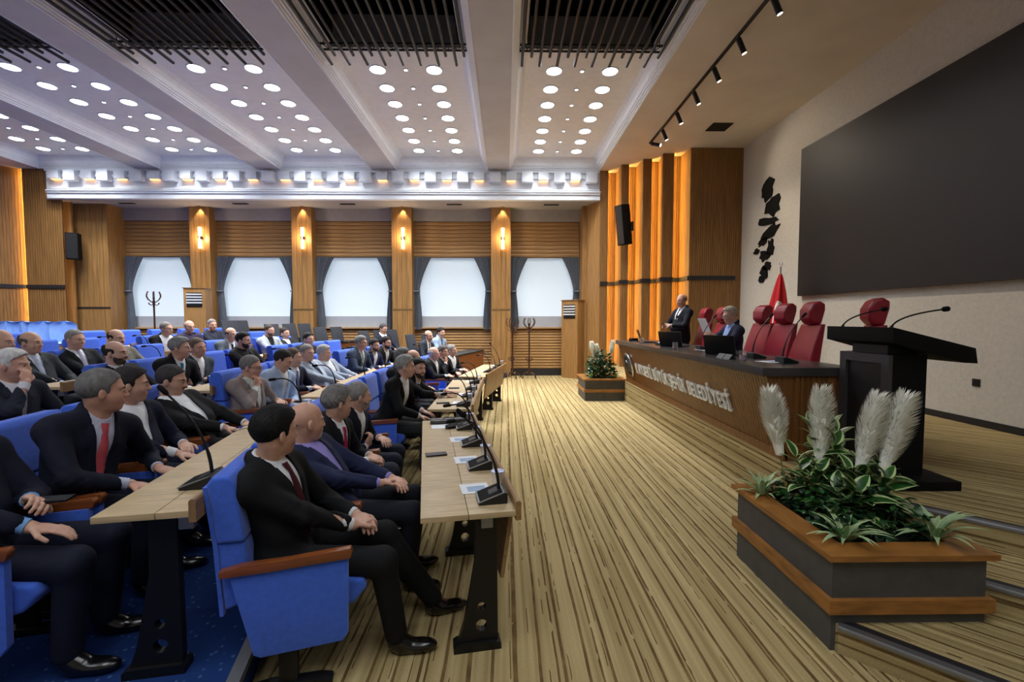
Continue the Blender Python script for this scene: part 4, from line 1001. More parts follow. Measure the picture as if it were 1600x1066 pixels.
    lo=np.min(pts,0)-.24; hi=np.max(pts,0)+.24; lo[2]=max(lo[2],0.0)
    sc=g('head',1.0); Rh=rotz(g('yaw',0.0))@roty(g('nod',0.08))@rotx(g('tilt',0.0))
    def hp(x,y,z): return hc+Rh@(np.array([x,y,z])*sc)
    v=Vol(lo,hi,vb)
    jw=g('jaw',1.0)
    v.ell(hp(-.012,0,.032),np.array([.099,.078,.094])*sc,Rh,k=.01)
    v.ell(hp(.030,0,-.035),np.array([.066,.061*jw,.088])*sc,Rh,k=.035)
    v.ell(hp(.064,0,-.086),np.array([.028,.030*jw,.026])*sc,Rh,k=.025)
    v.ell(hp(.040,.034,-.028),np.array([.042,.030*jw,.034])*sc,Rh,k=.02); v.ell(hp(.040,-.034,-.028),np.array([.042,.030*jw,.034])*sc,Rh,k=.02)
    if lod<2 or True:
        for s in (1,-1):
            v.cap(hp(.086,s*.012,.026),hp(.070,s*.046,.028),.010*sc,.009*sc,k=.014)
            v.ell(hp(.098,s*.031,.003),np.array([.017,.016,.012])*sc,Rh,k=.010,neg=True)
            v.ell(hp(-.008,s*.080,-.010),np.array([.018,.0085,.031])*sc,Rh@rotz(-s*.35),k=.005); v.ell(hp(.000,s*.090,-.006),np.array([.009,.006,.015])*sc,Rh@rotz(-s*.35),k=.004,neg=True)
        v.cap(hp(.090,0,.016),hp(.110,0,-.024),.0085*sc,.0118*sc,k=.012)
        for s in (1,-1): v.ell(hp(.099,s*.012,-.027),np.array([.013,.010,.009])*sc,Rh,k=.008)
        v.cap(hp(.0915,-.020,-.054),hp(.0915,.020,-.054),.0075*sc,.0075*sc,k=.008); v.cap(hp(.0895,-.016,-.065),hp(.0895,.016,-.065),.008*sc,.008*sc,k=.008)
    nb=tp(-.015,0,.50)
    v.cap(hp(-.022,0,-.055),nb,.053*sc,.056,k=.03)
    v.cap(nb,Hp,.05,.06,k=.03); v.cap(S[1],S[-1],.035,.035,k=.03)
    for s in (1,-1):
        E,W,d_,n_,cu=hand_t[s]; v.cap(S[s],E,.034,.03,k=.02); v.cap(E,W,.030,.0265,k=.01); hand(v,W,d_,n_,-s,cu)
        a,b,c=legs[s]; v.cap(Hp,a,.06,.05,k=.03); v.cap(a,b,.05,.042,k=.02); v.cap(b,c,.042,.034,k=.02); v.cap(c,c+np.array([.07,0,-.05]),.034,.028,k=.02)
    link('body',v.mesh('body',skin),root)
    # jacket -------------------------------------------------------
    def torso(v,o,arms):
        v.ell(tp(.0,0,.02,False),(.135+o,.172*wd+o,.12+o),T0,k=.05); v.ell(tp(.022+bel*.6,0,.15,False),(.122+o+bel,.160*wd+o+bel*.5,.17+o),T0,k=.06)
        v.ell(tp(.004,0,.32),(.118+o,.172*wd+o,.165+o),T1,k=.06); v.cap(tp(-.015,.125*wd,.435),tp(-.015,-.125*wd,.435),.062+o,.062+o,k=.05)
        for s in (1,-1): v.cap(tp(-.02,s*.13*wd,.445),tp(-.02,s*.045,.50),.05+o,.038+o,k=.04)
        if arms:
            for s in (1,-1):
                E,W,d_,n_,cu=hand_t[s]; e=W+nrm(E-W)*.055
                v.ell(S[s],(.07,.066,.07),T1,k=.04); v.cap(S[s],E,.063*wd**.5,.052,k=.035); v.cap(E,e,.052,.041,k=.02)
    kind=g('top','suit')
    v=Vol(lo,hi,vj); torso(v,.012,True)
    if not standing:
        for s in (1,-1): v.cap(legs[s][0],legs[s][0]+(legs[s][1]-legs[s][0])*.22,.098,.088,k=.05)
    else: v.ell(tp(0,0,-.05,False),(.13,.178*wd,.14),T0,k=.05)
    X,Y,Z=v.xyz()
    def tc(TT):
        I=TT.T; x,y,z=X-np.float32(Hp[0]),Y-np.float32(Hp[1]),Z-np.float32(Hp[2])
        return [(x*np.float32(I[i][0])+y*np.float32(I[i][1])+z*np.float32(I[i][2])) for i in range(3)]
    u,vv,ww=tc(T1); ww=ww/np.float32(q)
    for s in (1,-1):
        E=hand_t[s][0]; rr=((X-np.float32(E[0]))**2+(Y-np.float32(E[1]))**2+(Z-np.float32(E[2]))**2)
        v.d+=np.float32(.0035)*np.sin(75*(X-Z*.6)+30*Y+4*np.sin(40*Z))*np.exp(-rr/np.float32(.0085))
    for k in range(9):      # jacket collar round the back of the neck
        a=math.pi*(.30+1.40*k/9); b=math.pi*(.30+1.40*(k+1)/9)
        if kind!='shirt': v.cap(tp(-.016+.074*math.cos(a),.074*math.sin(a),.512-.036*math.cos(a)),tp(-.016+.074*math.cos(b),.074*math.sin(b),.512-.036*math.cos(b)),.019,.019,k=.025)
    v.d+=np.float32(.0030)*np.sin(34*ww+9*np.sin(11*vv+3*ww)+14*u)*np.exp(-((np.abs(ww-.14))/.2)**2).astype(np.float32)
    def surf(vol,d,v_,w_):
        for u_ in np.arange(.30,-.02,-.003):
            i=np.round((tp(u_,v_,w_)-vol.lo)/vol.h).astype(int)
            if (i<0).any() or (i>=vol.n).any(): continue
            if d[i[0],i[1],i[2]]<0: return u_
        return .05
    Jv,Jd=v,v.d.copy()
    if kind=='suit':
        bot=g('vbot',.10); wv=np.clip((ww-bot)/(.47-bot),0,1.4)*np.float32(g('vw',.058))
        cut=np.maximum(np.maximum(np.abs(vv)-wv,-u+np.float32(.0)),bot-ww)
        v.d=np.maximum(v.d,-cut)
    # neck hole
    nh=np.sqrt((X-np.float32(nb[0]))**2+(Y-np.float32(nb[1]))**2)
    v.d=np.maximum(v.d,-(np.maximum(np.sqrt((u+.012)**2+vv**2)-np.float32(.064),np.float32(.44)-ww)))
    link({'suit':'jacket','shirt':'shirt','coat':'jacket'}[kind],v.mesh('jacket',suit),root)
    # shirt with collar and cuffs ----------------------------------
    if kind=='suit':
        v=Vol(lo,hi,vj*.8); torso(v,.005,False)
        X,Y,Z=v.xyz(); u,vv,ww=tc(T1); ww=ww/np.float32(q)
        keep=np.maximum(np.maximum(np.abs(vv)-np.float32(.14),-u-np.float32(.02)),np.float32(.06)-ww)
        v.d=np.maximum(v.d,keep); base=v.d.copy()
        for k in range(14):
            a=2*math.pi*(k+.15)/14.3; b=2*math.pi*(k+1.15)/14.3
            for dz,rd,rw in ((0,.061,.011),(.018,.058,.009)):
                pa=tp(-.012+rd*math.cos(a),rd*math.sin(a),.512+dz-.034*math.cos(a)); pb=tp(-.012+rd*math.cos(b),rd*math.sin(b),.512+dz-.034*math.cos(b)); v.cap(pa,pb,rw,rw,k=.008)
        for s in (1,-1):
            v.cap(tp(.050,s*.012,.484),tp(.066,s*.038,.452),.011,.006,k=.008); v.cap(tp(.030,s*.045,.497),tp(.066,s*.038,.452),.011,.006,k=.008)
        for s in (1,-1):
            E,W,d_,n_,cu=hand_t[s]; e=nrm(E-W)
            if lod<2: MB().tube([W+e*.07,W+e*.012],[.034,.0325],12).obj('cuff',shirt,root,smooth=True)
        # open the collar ring at the throat
        link('shirt',v.mesh('shirt',shirt),root)
        if g('tie'):
            ws=[.492,.468,.445,.435,.40,.36,.32,.28,.24,.20,.16,.12,.08,.05]; hw=[.022,.020,.015,.017,.022,.027,.031,.034,.037,.040,.042,.043,.044,.044]
            m=MB(); vs_=[]
            for w_,h_ in zip(ws,hw):
                u_=max(surf(v,v.d,0,w_),surf(v,v.d,.008,w_))+(.014 if w_>=.44 else .007)
                for q_,du in ((-1,-.006),(-.5,0),(.5,0),(1,-.006)): vs_.append(tp(u_+du,q_*h_,w_))
            m.add(vs_,[(i*4+k,i*4+k+1,i*4+k+5,i*4+k+4) for i in range(len(ws)-1) for k in range(3)])
            m.obj('necktie',cloth(g('tie')),root,smooth=True)
        for s in (1,-1):          # lapels folded back along the opening
            vs_=[]; ws=[.485,.46,.43,.40,.372,.366,.33,.28,.23,.18,.14,bot+.005]; lw=[.022,.034,.046,.056,.062,.046,.046,.042,.036,.028,.018,.006]
            ws=[w_ for w_ in ws if w_>bot]; 
            for w_,l_ in zip(ws,lw):
                vi=max(0,(w_-bot)/(.47-bot))*g('vw',.058)-.003
                for f_ in (0,.35,.7,1.):
                    vq=s*(vi+l_*f_); vs_.append(tp(surf(v,base,vq,w_)+(.0145 if f_<1 else .011),vq,w_))
            m=MB().add(vs_,[(i*4+k,i*4+k+1,i*4+k+5,i*4+k+4) for i in range(len(ws)-1) for k in range(3)])
            if lod<2: m.obj('lapel',suit,root,smooth=True)
    # trousers, shoes ----------------------------------------------
    v=Vol(lo,hi,vt)
    v.ell(Hp+np.array([0,0,-.02]),(.145,.178*wd,.115),T0,k=.05)
    for s in (1,-1):
        a,b,c=legs[s]; v.cap(a,b,.092*wd**.5,.070,k=.04); v.cap(b,c+np.array([0,0,.02]),.068,.056,k=.03)
    link('trousers',v.mesh('trousers',pants),root)
    if lod<2 or g('shoes'):
        for s in (1,-1):
            a,b,c=legs[s]; d=np.array([1.,s*.12,0]); 
            if g('crossleg') and s<0: d=np.array([.8,.1,-.25])
            d=nrm(d); m=Vol(c-np.array([.14,.14,.12]),c+np.array([.28,.18,.1]),.008); R_=np.stack([d,np.cross([0,0,1.],d),np.array([0,0,1.])],1)
            m.ell(c+d*.02+np.array([0,0,-.035]),(.065,.040,.045),R_,k=.03); m.ell(c+d*.11+np.array([0,0,-.052]),(.10,.044,.032),R_,k=.03); m.cap(c,c+d*.03+np.array([0,0,-.04]),.042,.04,k=.02)
            X,Y,Z=m.xyz(); m.d=np.maximum(m.d,(np.float32(c[2]-.083)-Z))
            link('shoe',m.mesh('shoe',mat('shoe_leather',(14,13,14),.22,var=.05,coat=.4)),root)
    # hair, brows, eyes, beard, glasses ------------------------------
    hcol=g('hair',(40,34,30)); hm=mat('hair_%d_%d_%d'%tuple(hcol),hcol,.7,var=.14,scale=40,stretch=(1,1,.35),bump=.4,bscale=120,spec=.3)
    ht=g('style','short')
    def headvol(h): return Vol(hc-.17*sc,hc+.17*sc,h)
    def hloc(v):
        X,Y,Z=v.xyz(); I=Rh.T/sc; x,y,z=X-np.float32(hc[0]),Y-np.float32(hc[1]),Z-np.float32(hc[2])
        return [(x*np.float32(I[i][0])+y*np.float32(I[i][1])+z*np.float32(I[i][2])) for i in range(3)]
    if ht!='shaved':
        v=headvol(vh); th=g('thick',.0075)
        v.ell(hp(-.014,0,.034),np.array([.099+th,.079+th*.8,.094+th])*sc,Rh,k=.01)
        if ht in('full','wavy'): v.ell(hp(.012,0,.078),np.array([.080,.064,.046+th])*sc,Rh,k=.03)
        a,b,c=hloc(v); line=np.where(a>-.005,np.float32(.020+g('line',0))+a*.88,np.float32(.006)+np.maximum(a,-.12)*.95)
        side=np.where((a>.0)&(a<.028)&(np.abs(b)>.055),np.float32(-.02),line)   # sideburns
        keep=np.minimum(line,side)-c
        if ht=='horseshoe':
            keep=np.maximum(keep,np.where(a>-.06,c-np.float32(.050)+np.maximum(a,0)*.5,c-np.float32(.085)))
        if ht=='receding': keep=np.maximum(keep,np.float32(.0)-(np.float32(.045)-a+np.abs(b)*.35)*np.where(c>.05,1,-1)*0-0+np.where((c>.06)&(a>.035),np.float32(.02),np.float32(-.05)))
        v.d=np.maximum(v.d,keep*np.float32(.8)*sc)
        fade=np.clip((c+np.float32(.072))/np.float32(.10),0,1)
        v.d+=np.float32(th*.98)*(1-fade)
        amp=.0016 if ht!='wavy' else .0042
        v.d+=np.float32(amp)*fade*np.sin(70*a+10*np.sin(40*b))*np.sin(75*b+5*c*20)
        link('hair',v.mesh('hair',hm),root)
    bc=g('beardc',hcol); sk_=g('skin',(206,150,120)); bc=tuple(int(a*.72+b*.28) for a,b in zip(bc,sk_)); bm_=mat('hair_%d_%d_%d'%tuple(bc),bc,.65,var=.28,scale=60,stretch=(1,1,.35),bump=.7,bscale=120,spec=.3)
    bd=g('beard')
    if bd:
        v=headvol(max(.0042,vh*.8)); t=.0030
        if bd in('full','goatee'):
            v.ell(hp(.030,0,-.035),np.array([.066+t,.061*jw+t,.088+t])*sc,Rh,k=.035); v.ell(hp(.064,0,-.086),np.array([.028+t,.030*jw+t,.026+t])*sc,Rh,k=.025)
            for s in (1,-1): v.ell(hp(.040,s*.034,-.028),np.array([.042+t*.6,.030*jw+t*.6,.034+t*.6])*sc,Rh,k=.02)
            a,b,c=hloc(v); keep=c-np.where(a>.055,np.float32(-.046),np.float32(-.046)+(np.float32(.055)-a)*.75); keep=np.maximum(keep,np.float32(-.012)-a)
            mouth=np.sqrt(((b)/1.7)**2+((c+.0595)*1.2)**2)-np.float32(.0135); keep=np.maximum(keep,-np.where(a>.06,mouth,1))
            if bd=='goatee': keep=np.maximum(keep,np.abs(b)-np.float32(.033))
            v.d=np.maximum(v.d,keep)
        v.cap(hp(.1005,-.006,-.0425),hp(.092,-.027,-.050),.0065*sc,.004*sc,k=.004); v.cap(hp(.1005,.006,-.0425),hp(.092,.027,-.050),.0065*sc,.004*sc,k=.004)
        link('beard' if bd!='moustache' else 'moustache',v.mesh('beard',bm_),root)
    brow=mat('hair_%d_%d_%d'%tuple(g('brow',hcol)),g('brow',hcol),.65,var=.28,scale=60)
    Mh=Matrix([[*Rh[0]],[*Rh[1]],[*Rh[2]]])
    for s in (1,-1):
        m=MB().tube([hp(.097,s*.014,.022),hp(.093,s*.032,.0285),hp(.078,s*.048,.024)],[.0032*sc,.0042*sc,.002*sc],5); m.obj('eyebrow',brow,root)
        m=MB(); c=hp(.0775,s*.031,.004); m.ball((0,0,0),.0125*sc,12,0); m.xf(Mh.to_4x4()); m.v=[(p[0]+c[0],p[1]+c[1],p[2]+c[2]) for p in m.v]
        e=MB(); i=hp(.0848,s*.031,.0035); e.ball(tuple(i),(.0064*sc,)*3,8); m.add(e.v,e.f,1)
        m.obj('eye',[mat('eye_white',(214,206,198),.25,var=0),mat('iris',(30,20,15),.2,var=0)],root,smooth=True)
        # upper lid
        MB().tube([hp(.0885,s*.019,.0085),hp(.0925,s*.031,.0125),hp(.085,s*.044,.008)],.0035*sc,5).obj('eyelid',skin,root,smooth=True)
    MB().tube([hp(.0975,-.021,-.0595),hp(.1005,0,-.0595),hp(.0975,.021,-.0595)],[.0022*sc,.0034*sc,.0022*sc],5).obj('lips',mat('lips',(150,84,76),.5,var=.03),root)
    if g('glasses'):
        gm='black_plastic' if g('glasses')=='dark' else 'alu'
        gl=link('eyeglasses',None,root)
        for s in (1,-1):
            MB().tube([hp(.106-abs(.026*math.cos(k*.5236))*.10,s*.032+.024*math.cos(k*.5236),.002+.018*math.sin(k*.5236)) for k in range(13)],.0019,5).obj('rim',gm,gl)
            MB().tube([hp(.100,s*.056,.008),hp(.03,s*.081,.010),hp(-.015,s*.085,.004)],.0019,5).obj('temple',gm,gl)
        MB().tube([hp(.106,-.010,.006),hp(.109,0,.009),hp(.106,.010,.006)],.0019,5).obj('bridge',gm,gl)
    return root,hand_t
GAZE=(3.2,7.2)
def gaze(loc,rz,f=.8,mx=1.05):
    a=math.atan2(GAZE[1]-loc[1],GAZE[0]-loc[0])-rz; a=(a+math.pi)%(2*math.pi)-math.pi; return max(-mx,min(mx,a*f))
def head_from_px(loc,rz,px,lo=(-.20,.98),hi=(.36,1.26)):
    d=ray(*px); left=np.array([-math.sin(rz),math.cos(rz),0]); fwd=np.array([math.cos(rz),math.sin(rz),0]); L=np.array(loc)
    t=((L-CAM)@left)/(d@left); p=CAM+d*t-L; return (max(lo[0],min(hi[0],p@fwd)),0,max(lo[1],min(hi[1],p[2])))
# ------------------------------------------------------------------ who sits where
GREY=(150,148,146); WHITEH=(206,204,200); DGREY=(88,84,82); BLACKH=(20,17,16); BRN=(52,38,28); LG=(176,172,166)
BLK_S=(17,18,20); NAVY=(24,28,48); CHAR=(48,50,56)
SIT=[
 ((1,1,0),(430,676),0,'man in black suit and burgundy tie with thick black hair, hands in lap',dict(suit=BLK_S,tie=(70,18,28),hair=(12,11,11),style='full',thick=.013,pose='lap',yaw=.75,skin=(196,142,116),ankles=(.30,.10),spread=.01,line=.002)),
 ((1,1,1),(479,660),0,'bald man with white goatee in navy blazer and lilac shirt',dict(suit=(36,42,74),pants=(22,24,34),shirt=(150,140,206),hair=(196,192,188),style='shaved',beard='goatee',skin=(208,150,124),pose='lap',yaw=.62,belly=.01,brow=(150,140,130))),
 ((1,1,2),(527,630),0,'grey-haired man in dark suit with magenta tie, hands clasped in lap',dict(suit=(20,22,30),pants=(44,48,58),tie=(176,28,76),hair=(126,122,120),style='wavy',thick=.012,pose='lap',yaw=.62,skin=(198,146,120),belly=.015)),
 ((1,1,3),(560,620),0,'grey-bearded man in navy suit with one hand raised to his chest',dict(suit=(22,26,42),hair=(140,136,134),beard='full',beardc=(176,172,168),style='short',pose=('lap','chest'),yaw=.5,skin=(196,142,116))),
 ((1,2,0),None,0,'man in navy suit, sky blue shirt and dark red tie with phone in hand',dict(suit=(22,26,44),shirt=(122,168,222),tie=(92,20,34),hair=DGREY,pose=('front','knees'),yaw=.4,twist=-.35,skin=(198,146,122),belly=.02)),
 ((1,2,1),(160,612),0,'broad grey-haired man in navy suit with salmon pink tie',dict(suit=(20,23,40),shirt=(196,200,222),tie=(204,88,98),hair=(112,110,108),style='short',thick=.008,pose='knees',yaw=.62,wide=1.08,belly=.02,skin=(192,132,106),twist=-.45)),
 ((1,2,2),(203,602),0,'dark-haired man in navy jacket and bulging open white shirt',dict(suit=(24,28,50),shirt=(232,234,238),hair=(44,40,40),style='full',pose=('lap','knees'),yaw=.5,belly=.045,vw=.085,vbot=.06,skin=(198,144,118),twist=-.4)),
 ((1,2,3),(268,595),0,'moustached man in black suit and white open-collar shirt looking down',dict(suit=(22,22,24),shirt=(236,238,240),hair=(58,54,54),style='short',beard='moustache',beardc=(40,36,36),pose=('lap','knees'),yaw=.15,nod=.2,belly=.03,vw=.08,vbot=.08,skin=(190,134,106),twist=-.35)),
 ((1,3,3),(18,571),0,'white-haired man in dark suit with fist raised to his mouth',dict(suit=(32,36,50),shirt=(214,216,224),hair=(214,212,208),style='full',pose=('lap','mouth'),yaw=.25,skin=(200,140,114))),
 ((2,1,0),(633,573),1,'grey-haired man in black jacket leaning forward over his knees',dict(suit=(16,17,19),pants=(40,42,40),shirt=(226,228,230),hair=(152,150,146),style='wavy',pose='knees',yaw=.15,skin=(196,142,116),vw=.09)),
 ((2,1,1),(664,576),1,'dark-bearded man in black suit leaning on the front desk, facing along the row',dict(suit=(18,18,22),shirt=(190,196,206),tie=(24,24,30),hair=BLACKH,style='full',beard='full',pose='table',yaw=-.75,twist=-.45,skin=(190,136,110))),
 ((2,1,2),(629,558),2,'grey-haired man half hidden behind the leaning grey-haired man',dict(suit=(30,32,40),hair=(120,118,116),style='full',pose='lap',yaw=.2)),
 ((2,1,3),(646,560),2,'balding man seated just past the half hidden grey-haired man',dict(suit=(26,28,36),hair=(110,100,92),style='horseshoe',pose='lap',yaw=.2,skin=(206,150,122))),
 ((3,1,1),(678,553),1,'smiling white-haired man in black suit at the front desk by the windows',dict(suit=(20,21,26),shirt=(230,232,236),hair=(196,194,192),style='horseshoe',pose='lap',yaw=-.1,skin=(206,146,122))),
 ((3,1,2),(692,550),1,'dark grey-haired man with hand on chin and pale pink tie',dict(suit=(20,20,24),shirt=(226,210,212),tie=(214,160,170),hair=(92,88,86),style='full',pose=('lap','chin'),yaw=-.1)),
 ((3,1,3),(706,548),1,'grey-haired man in dark jacket and open white shirt at the desk end by the windows',dict(suit=(36,38,44),shirt=(232,234,232),hair=(140,136,130),style='short',pose='lap',yaw=-.1,vw=.10,vbot=.06)),
 ((2,2,0),(392,574),1,'grey-haired man in taupe suit and glasses, hand on chin',dict(suit=(140,126,122),shirt=(216,222,214),hair=(120,116,112),style='short',glasses='dark',pose=('lap','chin'),yaw=.1,nod=.15,belly=.03,skin=(198,140,112),vw=.085)),
 ((2,2,1),(442,563),1,'dark-haired man in pale blue suit looking down at his phone',dict(suit=(174,196,226),shirt=(222,222,220),hair=(40,34,30),style='short',pose='front',yaw=.1,nod=.42,skin=(198,146,116),belly=.02)),
 ((2,2,2),(458,559),1,'brown-haired man in dark navy suit with striped tie',dict(suit=(26,28,48),tie=(120,124,160),hair=(92,74,60),style='short',pose='lap',yaw=.2,skin=(200,148,118))),
 ((2,2,3),(480,552),1,'grey-haired man in pale grey suit with navy tie facing the hall',dict(suit=(168,180,196),shirt=(210,216,226),tie=(32,38,72),hair=(146,142,138),style='short',pose='lap',yaw=-.35,skin=(204,150,124),belly=.02)),
 ((2,2,4),(506,552),1,'silver-haired man in light grey blazer and white shirt',dict(suit=(150,160,176),shirt=(232,234,238),hair=(172,170,166),style='full',pose='lap',yaw=.1,skin=(194,140,112),vw=.09,vbot=.06)),
 ((3,2,0),(564,536),1,'grey-haired man in slate blue suit with pale green tie and glasses',dict(suit=(60,72,92),shirt=(222,224,222),tie=(160,172,140),hair=(124,122,120),style='full',glasses='dark',pose='lap',yaw=.05,skin=(190,134,106))),
 ((3,2,1),(585,540),1,'short-bearded dark-haired man in navy suit and open white shirt',dict(suit=(36,44,78),shirt=(232,234,238),hair=(36,30,28),beard='full',beardc=(60,50,46),style='full',pose='lap',yaw=-.25,skin=(200,146,118))),
 ((3,2,2),(603,536),1,'black-bearded man in black suit and dark-rimmed glasses',dict(suit=(18,18,20),shirt=(200,196,190),hair=BLACKH,beard='full',style='full',glasses='dark',pose='lap',yaw=-.1)),
 ((2,3,0),(176,552),1,'full-bearded man with receding dark hair in black jacket',dict(suit=(22,22,28),shirt=(206,208,214),hair=(40,34,30),style='horseshoe',beard='full',beardc=(34,28,26),pose='lap',yaw=.15,skin=(198,146,120))),
 ((2,3,1),(281,544),1,'wavy grey-haired man in black suit with teal tie',dict(suit=(20,21,24),shirt=(224,228,232),tie=(36,110,140),hair=(132,134,134),style='wavy',thick=.013,pose='lap',yaw=.2,skin=(192,138,110))),
 ((2,3,2),(309,543),1,'buzz-cut man laughing in slate green suit with crossed arms',dict(suit=(60,70,78),shirt=(232,230,228),hair=(112,96,84),style='short',thick=.005,pose='crossed',yaw=-.3,tilt=.15,skin=(198,140,112))),
 ((2,3,4),(380,532),1,'young man with black hair and beard in black open shirt',dict(suit=(20,20,22),shirt=(26,26,28),hair=BLACKH,style='full',beard='full',pose='lap',yaw=.1,skin=(188,134,106))),
 ((3,3,1),(482,530),2,'young man with short black hair and dark clothes behind a blue seat row',dict(suit=(26,28,34),hair=(18,16,16),style='full',pose='lap',yaw=-.2)),
 ((2,4,0),(2,535),2,'balding man cut by the frame edge in the fourth row',dict(suit=(40,42,48),hair=(120,112,104),style='horseshoe',pose='lap',yaw=.1)),
 ((2,4,1),(48,536),1,'bald man in charcoal suit with pale blue tie',dict(suit=(50,54,58),shirt=(206,210,222),tie=(176,184,206),hair=(96,86,78),style='horseshoe',pose='lap',yaw=.1,skin=(206,152,122),belly=.02)),
 ((2,4,2),(116,531),1,'short grey-haired man in black suit with silver tie, leaning back',dict(suit=(22,24,28),shirt=(232,234,240),tie=(176,172,196),hair=(150,146,140),style='short',thick=.006,pose='lap',yaw=-.1,skin=(204,150,122))),
 ((2,4,3),(177,529),1,'balding man with thick black moustache in olive grey jacket',dict(suit=(110,106,96),shirt=(204,206,196),hair=(24,22,22),style='horseshoe',beard='moustache',pose='lap',yaw=-.1,skin=(206,154,124))),
 ((3,4,0),(361,523),2,'balding man in mid grey suit with dark tie',dict(suit=(98,106,114),tie=(24,24,32),hair=(70,58,50),style='horseshoe',pose='lap',yaw=-.2)),
 ((3,4,2),(421,517),2,'bearded man in pale grey suit over a black shirt',dict(suit=(172,178,182),shirt=(24,26,30),hair=(60,50,44),style='short',beard='full',pose='lap',yaw=-.1)),
 ((3,4,3),(433,521),2,'dark-haired man half hidden behind the pale grey suit',dict(suit=(28,30,34),hair=(34,28,26),style='short',pose='lap',yaw=-.1)),
 ((3,5,0),(260,514),2,'grey cropped man in glasses, black jacket and open white shirt',dict(suit=(18,18,20),shirt=(232,234,236),hair=(130,124,118),style='short',thick=.005,glasses='dark',pose='lap',yaw=.05,vw=.10)),
 ((3,5,1),(296,511),2,'man in glasses and dark purple jacket with folded arms',dict(suit=(48,40,66),shirt=(60,50,76),hair=(110,104,100),style='horseshoe',glasses='dark',pose='lap',yaw=-.35)),
 ((3,5,2),(328,508),2,'stocky grey-haired man in dark navy jacket',dict(suit=(28,32,46),shirt=(40,44,58),hair=(128,124,120),style='short',pose='lap',yaw=-.4,belly=.02)),
]
HANDS={}
for key,px,lod,label,cfg in SIT:
    loc,rz=seat(*key)
    hd=head_from_px(loc,rz,px) if px else (-.13,0,1.15)
    _,HANDS[key]=person(label,loc,rz,cfg,lod,hd,group='seated audience')
    st=SEATS.get(key)
    if st:
        st['label']='blue seat under the '+' '.join(label.replace(',','').split()[:11])
        st['group']='occupied blue seats'
for (k,j),px,label,cfg in (((1,1),(597,514),'man in navy jacket and white shirt in a grey press chair',dict(suit=(24,28,44),hair=(70,64,60),style='short',pose='lap',yaw=-.2,nod=.25,vw=.09)),
    ((0,0),(670,525),'man in charcoal suit and dark tie reclining in a press chair',dict(suit=(52,56,64),tie=(40,40,46),hair=(60,50,46),style='horseshoe',pose='lap',yaw=-.4,tilt=.2)),
    ((0,1),(689,520),'young man in pale blue shirt and navy tie in a press chair',dict(suit=(160,184,210),shirt=(168,190,214),tie=(30,34,52),hair=(22,20,20),style='full',pose='lap',yaw=-.3))):
    o=PRESS_SEAT[k,j]; loc=tuple(o.location); rz=o.rotation_euler.z
    person(label,loc,rz,cfg,2,head_from_px(loc,rz,px,(-.2,1.05),(.2,1.28)),group='press row sitters')
    o['label']='grey office chair under the '+' '.join(label.replace(',','').split()[:10])
# rostrum men
loc=(3.30,6.68,STG+.03); rz=math.pi
_,hh=person('grey-blond man in navy jacket and glasses reading a paper at the rostrum',loc,rz,dict(suit=(36,42,60),shirt=(150,172,222),hair=(176,166,148),style='full',thick=.011,glasses='light',pose='paper',yaw=.12,nod=.2,skin=(206,150,122),vw=.10,vbot=.08,hipz=.60,handz=.99),1,head_from_px(loc,rz,(1141,493),(-.05,1.1),(.3,1.33)))
W=hh[-1][1]; W2=hh[1][1]
def loc2w(p): return Vector((loc[0]-p[0],loc[1]-p[1],loc[2]+p[2]))
c=(loc2w(W)+loc2w(W2))/2
t=thing('held_paper','white sheet of paper held up by the man at the rostrum','paper',(c.x-.10,c.y,c.z+.13),math.pi); o=MB().box(-.001,.001,-.105,.105,-.15,.15).obj('sheet','paper',t); o.rotation_euler=(0,.42,.15)
loc=(3.34,8.62,STG); rz=math.pi+.25
_,hh=person('man standing behind the rostrum in dark suit, white shirt and black tie, holding a phone',loc,rz,dict(suit=(24,26,36),tie=(22,22,28),hair=(96,78,64),style='horseshoe',pose='front',yaw=.25,skin=(200,142,114),belly=.03,wide=1.06,shoes=1,vw=.085,vbot=.05),1,(0,0,1.625),standing=True)
q=(hh[1][1]+hh[-1][1])/2; cc,ss=math.cos(rz),math.sin(rz); q=q+np.array([.065,0,.02]); phone((loc[0]+cc*q[0]-ss*q[1],loc[1]+ss*q[0]+cc*q[1],loc[2]+q[2]),rz,'dark phone held by the standing man at the rostrum')
lc,rz=seat(1,2,0); q=HANDS[1,2,0][1][1]+np.array([.10,-.03,.0]); cc,ss=math.cos(rz),math.sin(rz); phone((lc[0]+cc*q[0]-ss*q[1],lc[1]+ss*q[0]+cc*q[1],lc[2]+q[2]),rz,'black phone in the hand of the man with dark red tie')
lc,rz=seat(2,2,1); q=(HANDS[2,2,1][1][1]+HANDS[2,2,1][-1][1])/2+np.array([.11,0,.02]); cc,ss=math.cos(rz),math.sin(rz); phone((lc[0]+cc*q[0]-ss*q[1],lc[1]+ss*q[0]+cc*q[1],lc[2]+q[2]),rz,'black phone held by the man in the pale blue suit')
